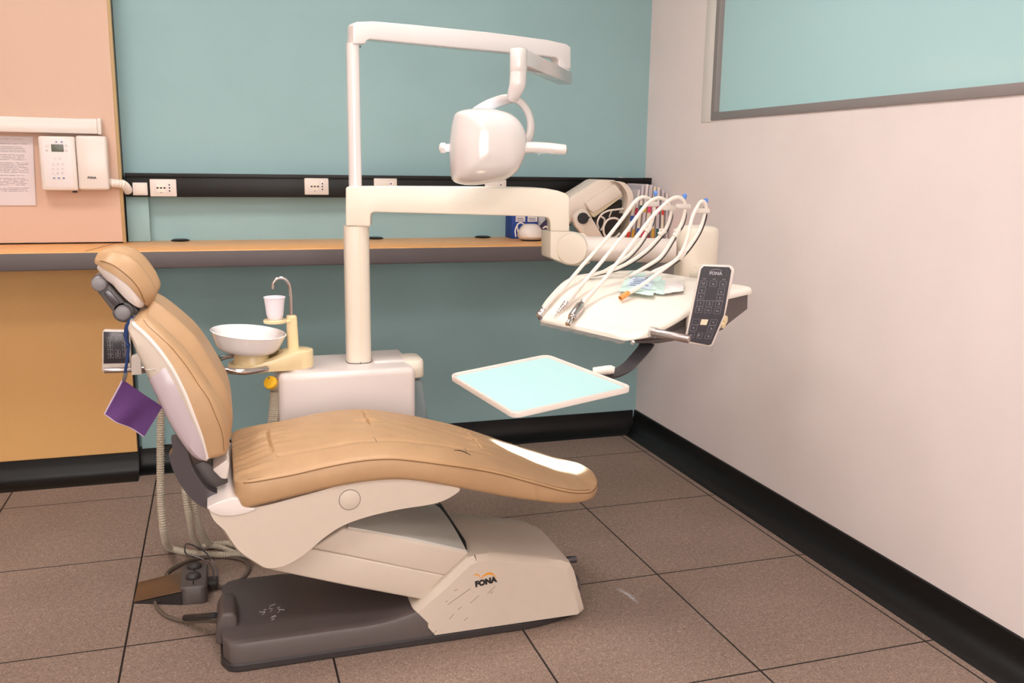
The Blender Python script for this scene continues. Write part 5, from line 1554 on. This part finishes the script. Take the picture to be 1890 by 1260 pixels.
# tilted beige machine with a black knob
MY = 3.72
def mp(px, py, dy=0): return at(px, py, MY+dy)
def mz(zx, zy): return (920+zx/5.727, 310+zy/5.727)
t = thing('tabletop_machine', at(1085, 440, MY+.06), 'beige machine tilted on a bracket with black knob on the worktop', 'machine')
b = B(); b.prism([mp(*mz(*q), .03) for q in ((700, 420), (765, 305), (1060, 120), (1245, 128), (1300, 180), (1290, 250), (1000, 400), (820, 560), (740, 600))], (0, .14, 0), .012, 3); body = finish('housing', b, 'machine', t)
b = B(); b.prism([mp(*mz(*q), .0) for q in ((925, 370), (1235, 165), (1310, 262), (1305, 290), (1005, 480), (960, 440))], (0, .13, 0), .006, 2); finish('front_case', b, 'machine', body)
b = B(); b.prism([mp(*mz(*q), .01) for q in ((965, 455), (1310, 275), (1318, 300), (1015, 525), (985, 500))], (0, .11, 0), .004, 2); finish('lower_tray', b, 'label_cream', body)
b = B(); b.prism([mp(*mz(*q), .05) for q in ((1010, 520), (1305, 330), (1320, 480), (1290, 640), (1110, 745), (1020, 740))], (0, .08, 0), .004, 2); finish('gap_fill', b, 'machine_gap', t)  # dark block filling the gap beneath the front case
b = B(); b.prism([mp(*mz(*q), -.03) for q in ((790, 520), (830, 460), (880, 430), (935, 440), (975, 500), (1120, 745), (1125, 770), (950, 770), (880, 690), (815, 610))], (0, .03, 0), .006, 2); br = finish('bracket', b, 'machine', t)
b = B(); p = mp(*mz(890, 530), -.03)
b.lathe([(.0245, 0), (.0245, .012), (.022, .017), (.001, .0175)], p+V((0, .002, 0)), (0, -1, 0), 36); kn = finish('knob', b, 'knob_black', br)
b = B(); b.prism([p+V((.02, -.014, .004)), p+V((.029, -.014, .008)), p+V((.029, -.014, .003)), p+V((.021, -.014, -.004))], (0, .01, 0), .001); finish('pointer', b, 'knob_black', kn)
b = B(); sp_ = spline([mp(*mz(*q), -.01) for q in ((1245, 140), (1310, 160), (1370, 230), (1398, 310), (1390, 400), (1350, 480))], 30)
b.loft([[p+V((.014, 0, 0)), p+V((-.014, 0, 0)), p+V((-.014, .05, 0)), p+V((.014, .05, 0))] for p in sp_]); finish('side_cover', b, 'machine', t)
def cordm(pts, r=.0042):
    b = B(); b.tube([mp(*mz(q[0], q[1]), q[2]) for q in pts], r, 8, 50); return finish('cord', b, 'hose_white', t)
cordm([(1320, 430, .0), (1240, 440, -.01), (1150, 455, -.015), (1080, 500, -.015), (1045, 580, -.01), (1060, 640, .0)])
cordm([(1290, 560, .0), (1230, 530, -.02), (1160, 545, -.025), (1115, 610, -.025), (1115, 690, -.02), (1150, 735, -.015), (1230, 735, -.01), (1280, 690, .0)], .005)
cordm([(1080, 510, .02), (1120, 540, .015), (1110, 610, .02), (1080, 660, .02)])
cordm([(1200, 440, .01), (1170, 520, .015)], .003)

# booklets and folders standing in the corner
rf = random.Random(11)
bk_ = [  # (px of spine bottom centre, top px, top py, colour index, tag colour, width)
 (1157, 1172, 372, 2, 0, .016, 'cream booklet with a red spine tag, leftmost of the row in the corner'),
 (1166, 1180, 350, 0, 1, .012, 'slim white booklet with a yellow spine tag beside the red tagged one'),
 (1175, 1187, 342, 1, 2, .014, 'grey booklet with a blue spine tag among the corner booklets'),
 (1184, 1195, 340, 0, 6, .014, 'white booklet with a pink spine tag among the corner booklets'),
 (1193, 1202, 341, 1, 3, .018, 'pale grey booklet with a crimson spine tag in the middle of the corner row'),
 (1204, 1209, 344, 2, 1, .012, 'cream booklet with a yellow spine tag right of the crimson tagged one'),
 (1212, 1216, 346, 0, 4, .014, 'white booklet with a green spine tag towards the right of the row'),
 (1221, 1224, 350, 1, 5, .012, 'grey booklet with a slate blue spine tag next to the wall end of the row'),
 (1230, 1231, 356, 0, None, .010, 'plain white booklet without tag, nearest the pink wall')]
for (bxp, txp, typ, ci, ti, wd, lab) in bk_:
    YB = 3.76
    b0 = at(bxp, 446, YB); b0.z = TOPZ+.001; tp_ = at(txp, typ, YB)
    hgt_ = tp_.z-b0.z; lean = tp_.x-b0.x
    root = thing('booklet', b0, lab, 'booklet', 'booklets standing in the corner')
    def bx(z, y, s): return V((b0.x+lean*z/hgt_+s*wd/2, y, b0.z+z))
    def slab(z0, z1, y0, y1, k):
        b = B(); b.loft([[bx(z, y0, -k), bx(z, y0, k), bx(z, y1, k), bx(z, y1, -k)] for z in (z0, z1)]); return b
    pages = finish('pages', slab(.001, hgt_, YB, YB+.20, .9), FOLD[ci], root)
    finish('cover', slab(0, hgt_*.93, YB-.003, YB+.19, 1.0) if False else slab(hgt_*.02, hgt_*.72, YB-.0025, YB-.0003, .95), FOLD[(ci+1) % 3], root)
    if ti is not None:
        finish('spine_tag', slab(hgt_*.0, hgt_*.22, YB-.004, YB-.0027, .97), TAG[ti], root)
        finish('spine_band', slab(hgt_*.5, hgt_*.64, YB-.004, YB-.0027, .97), TAG[(ti+2) % 7] if ti != 3 else TAG[6], root)
# loose plastic sheets behind them
q = [at(x, y, 3.985) for x, y in ((1143, 326), (1192, 336), (1178, 445), (1138, 445))]
for p in q[2:]: p.z = TOPZ+.001
b = B(); b.prism(q, (0, .003, 0)); solo('paper_sheet', b, 'paper_plain', 'large white paper sheet leaning behind the booklets', 'paper sheet', loc=q[3])
q = [at(x, y, 3.975) for x, y in ((1193, 332), (1232, 342), (1240, 445), (1205, 445))]
for p in q[2:]: p.z = TOPZ+.001
q[1].x = min(q[1].x, WX-.006); q[2].x = min(q[2].x, WX-.006)
b = B(); b.prism(q, (0, .006, 0)); solo('magazine', b, 'purple_dark', 'dark magazine leaning in the corner behind the booklets', 'magazine', loc=q[3])
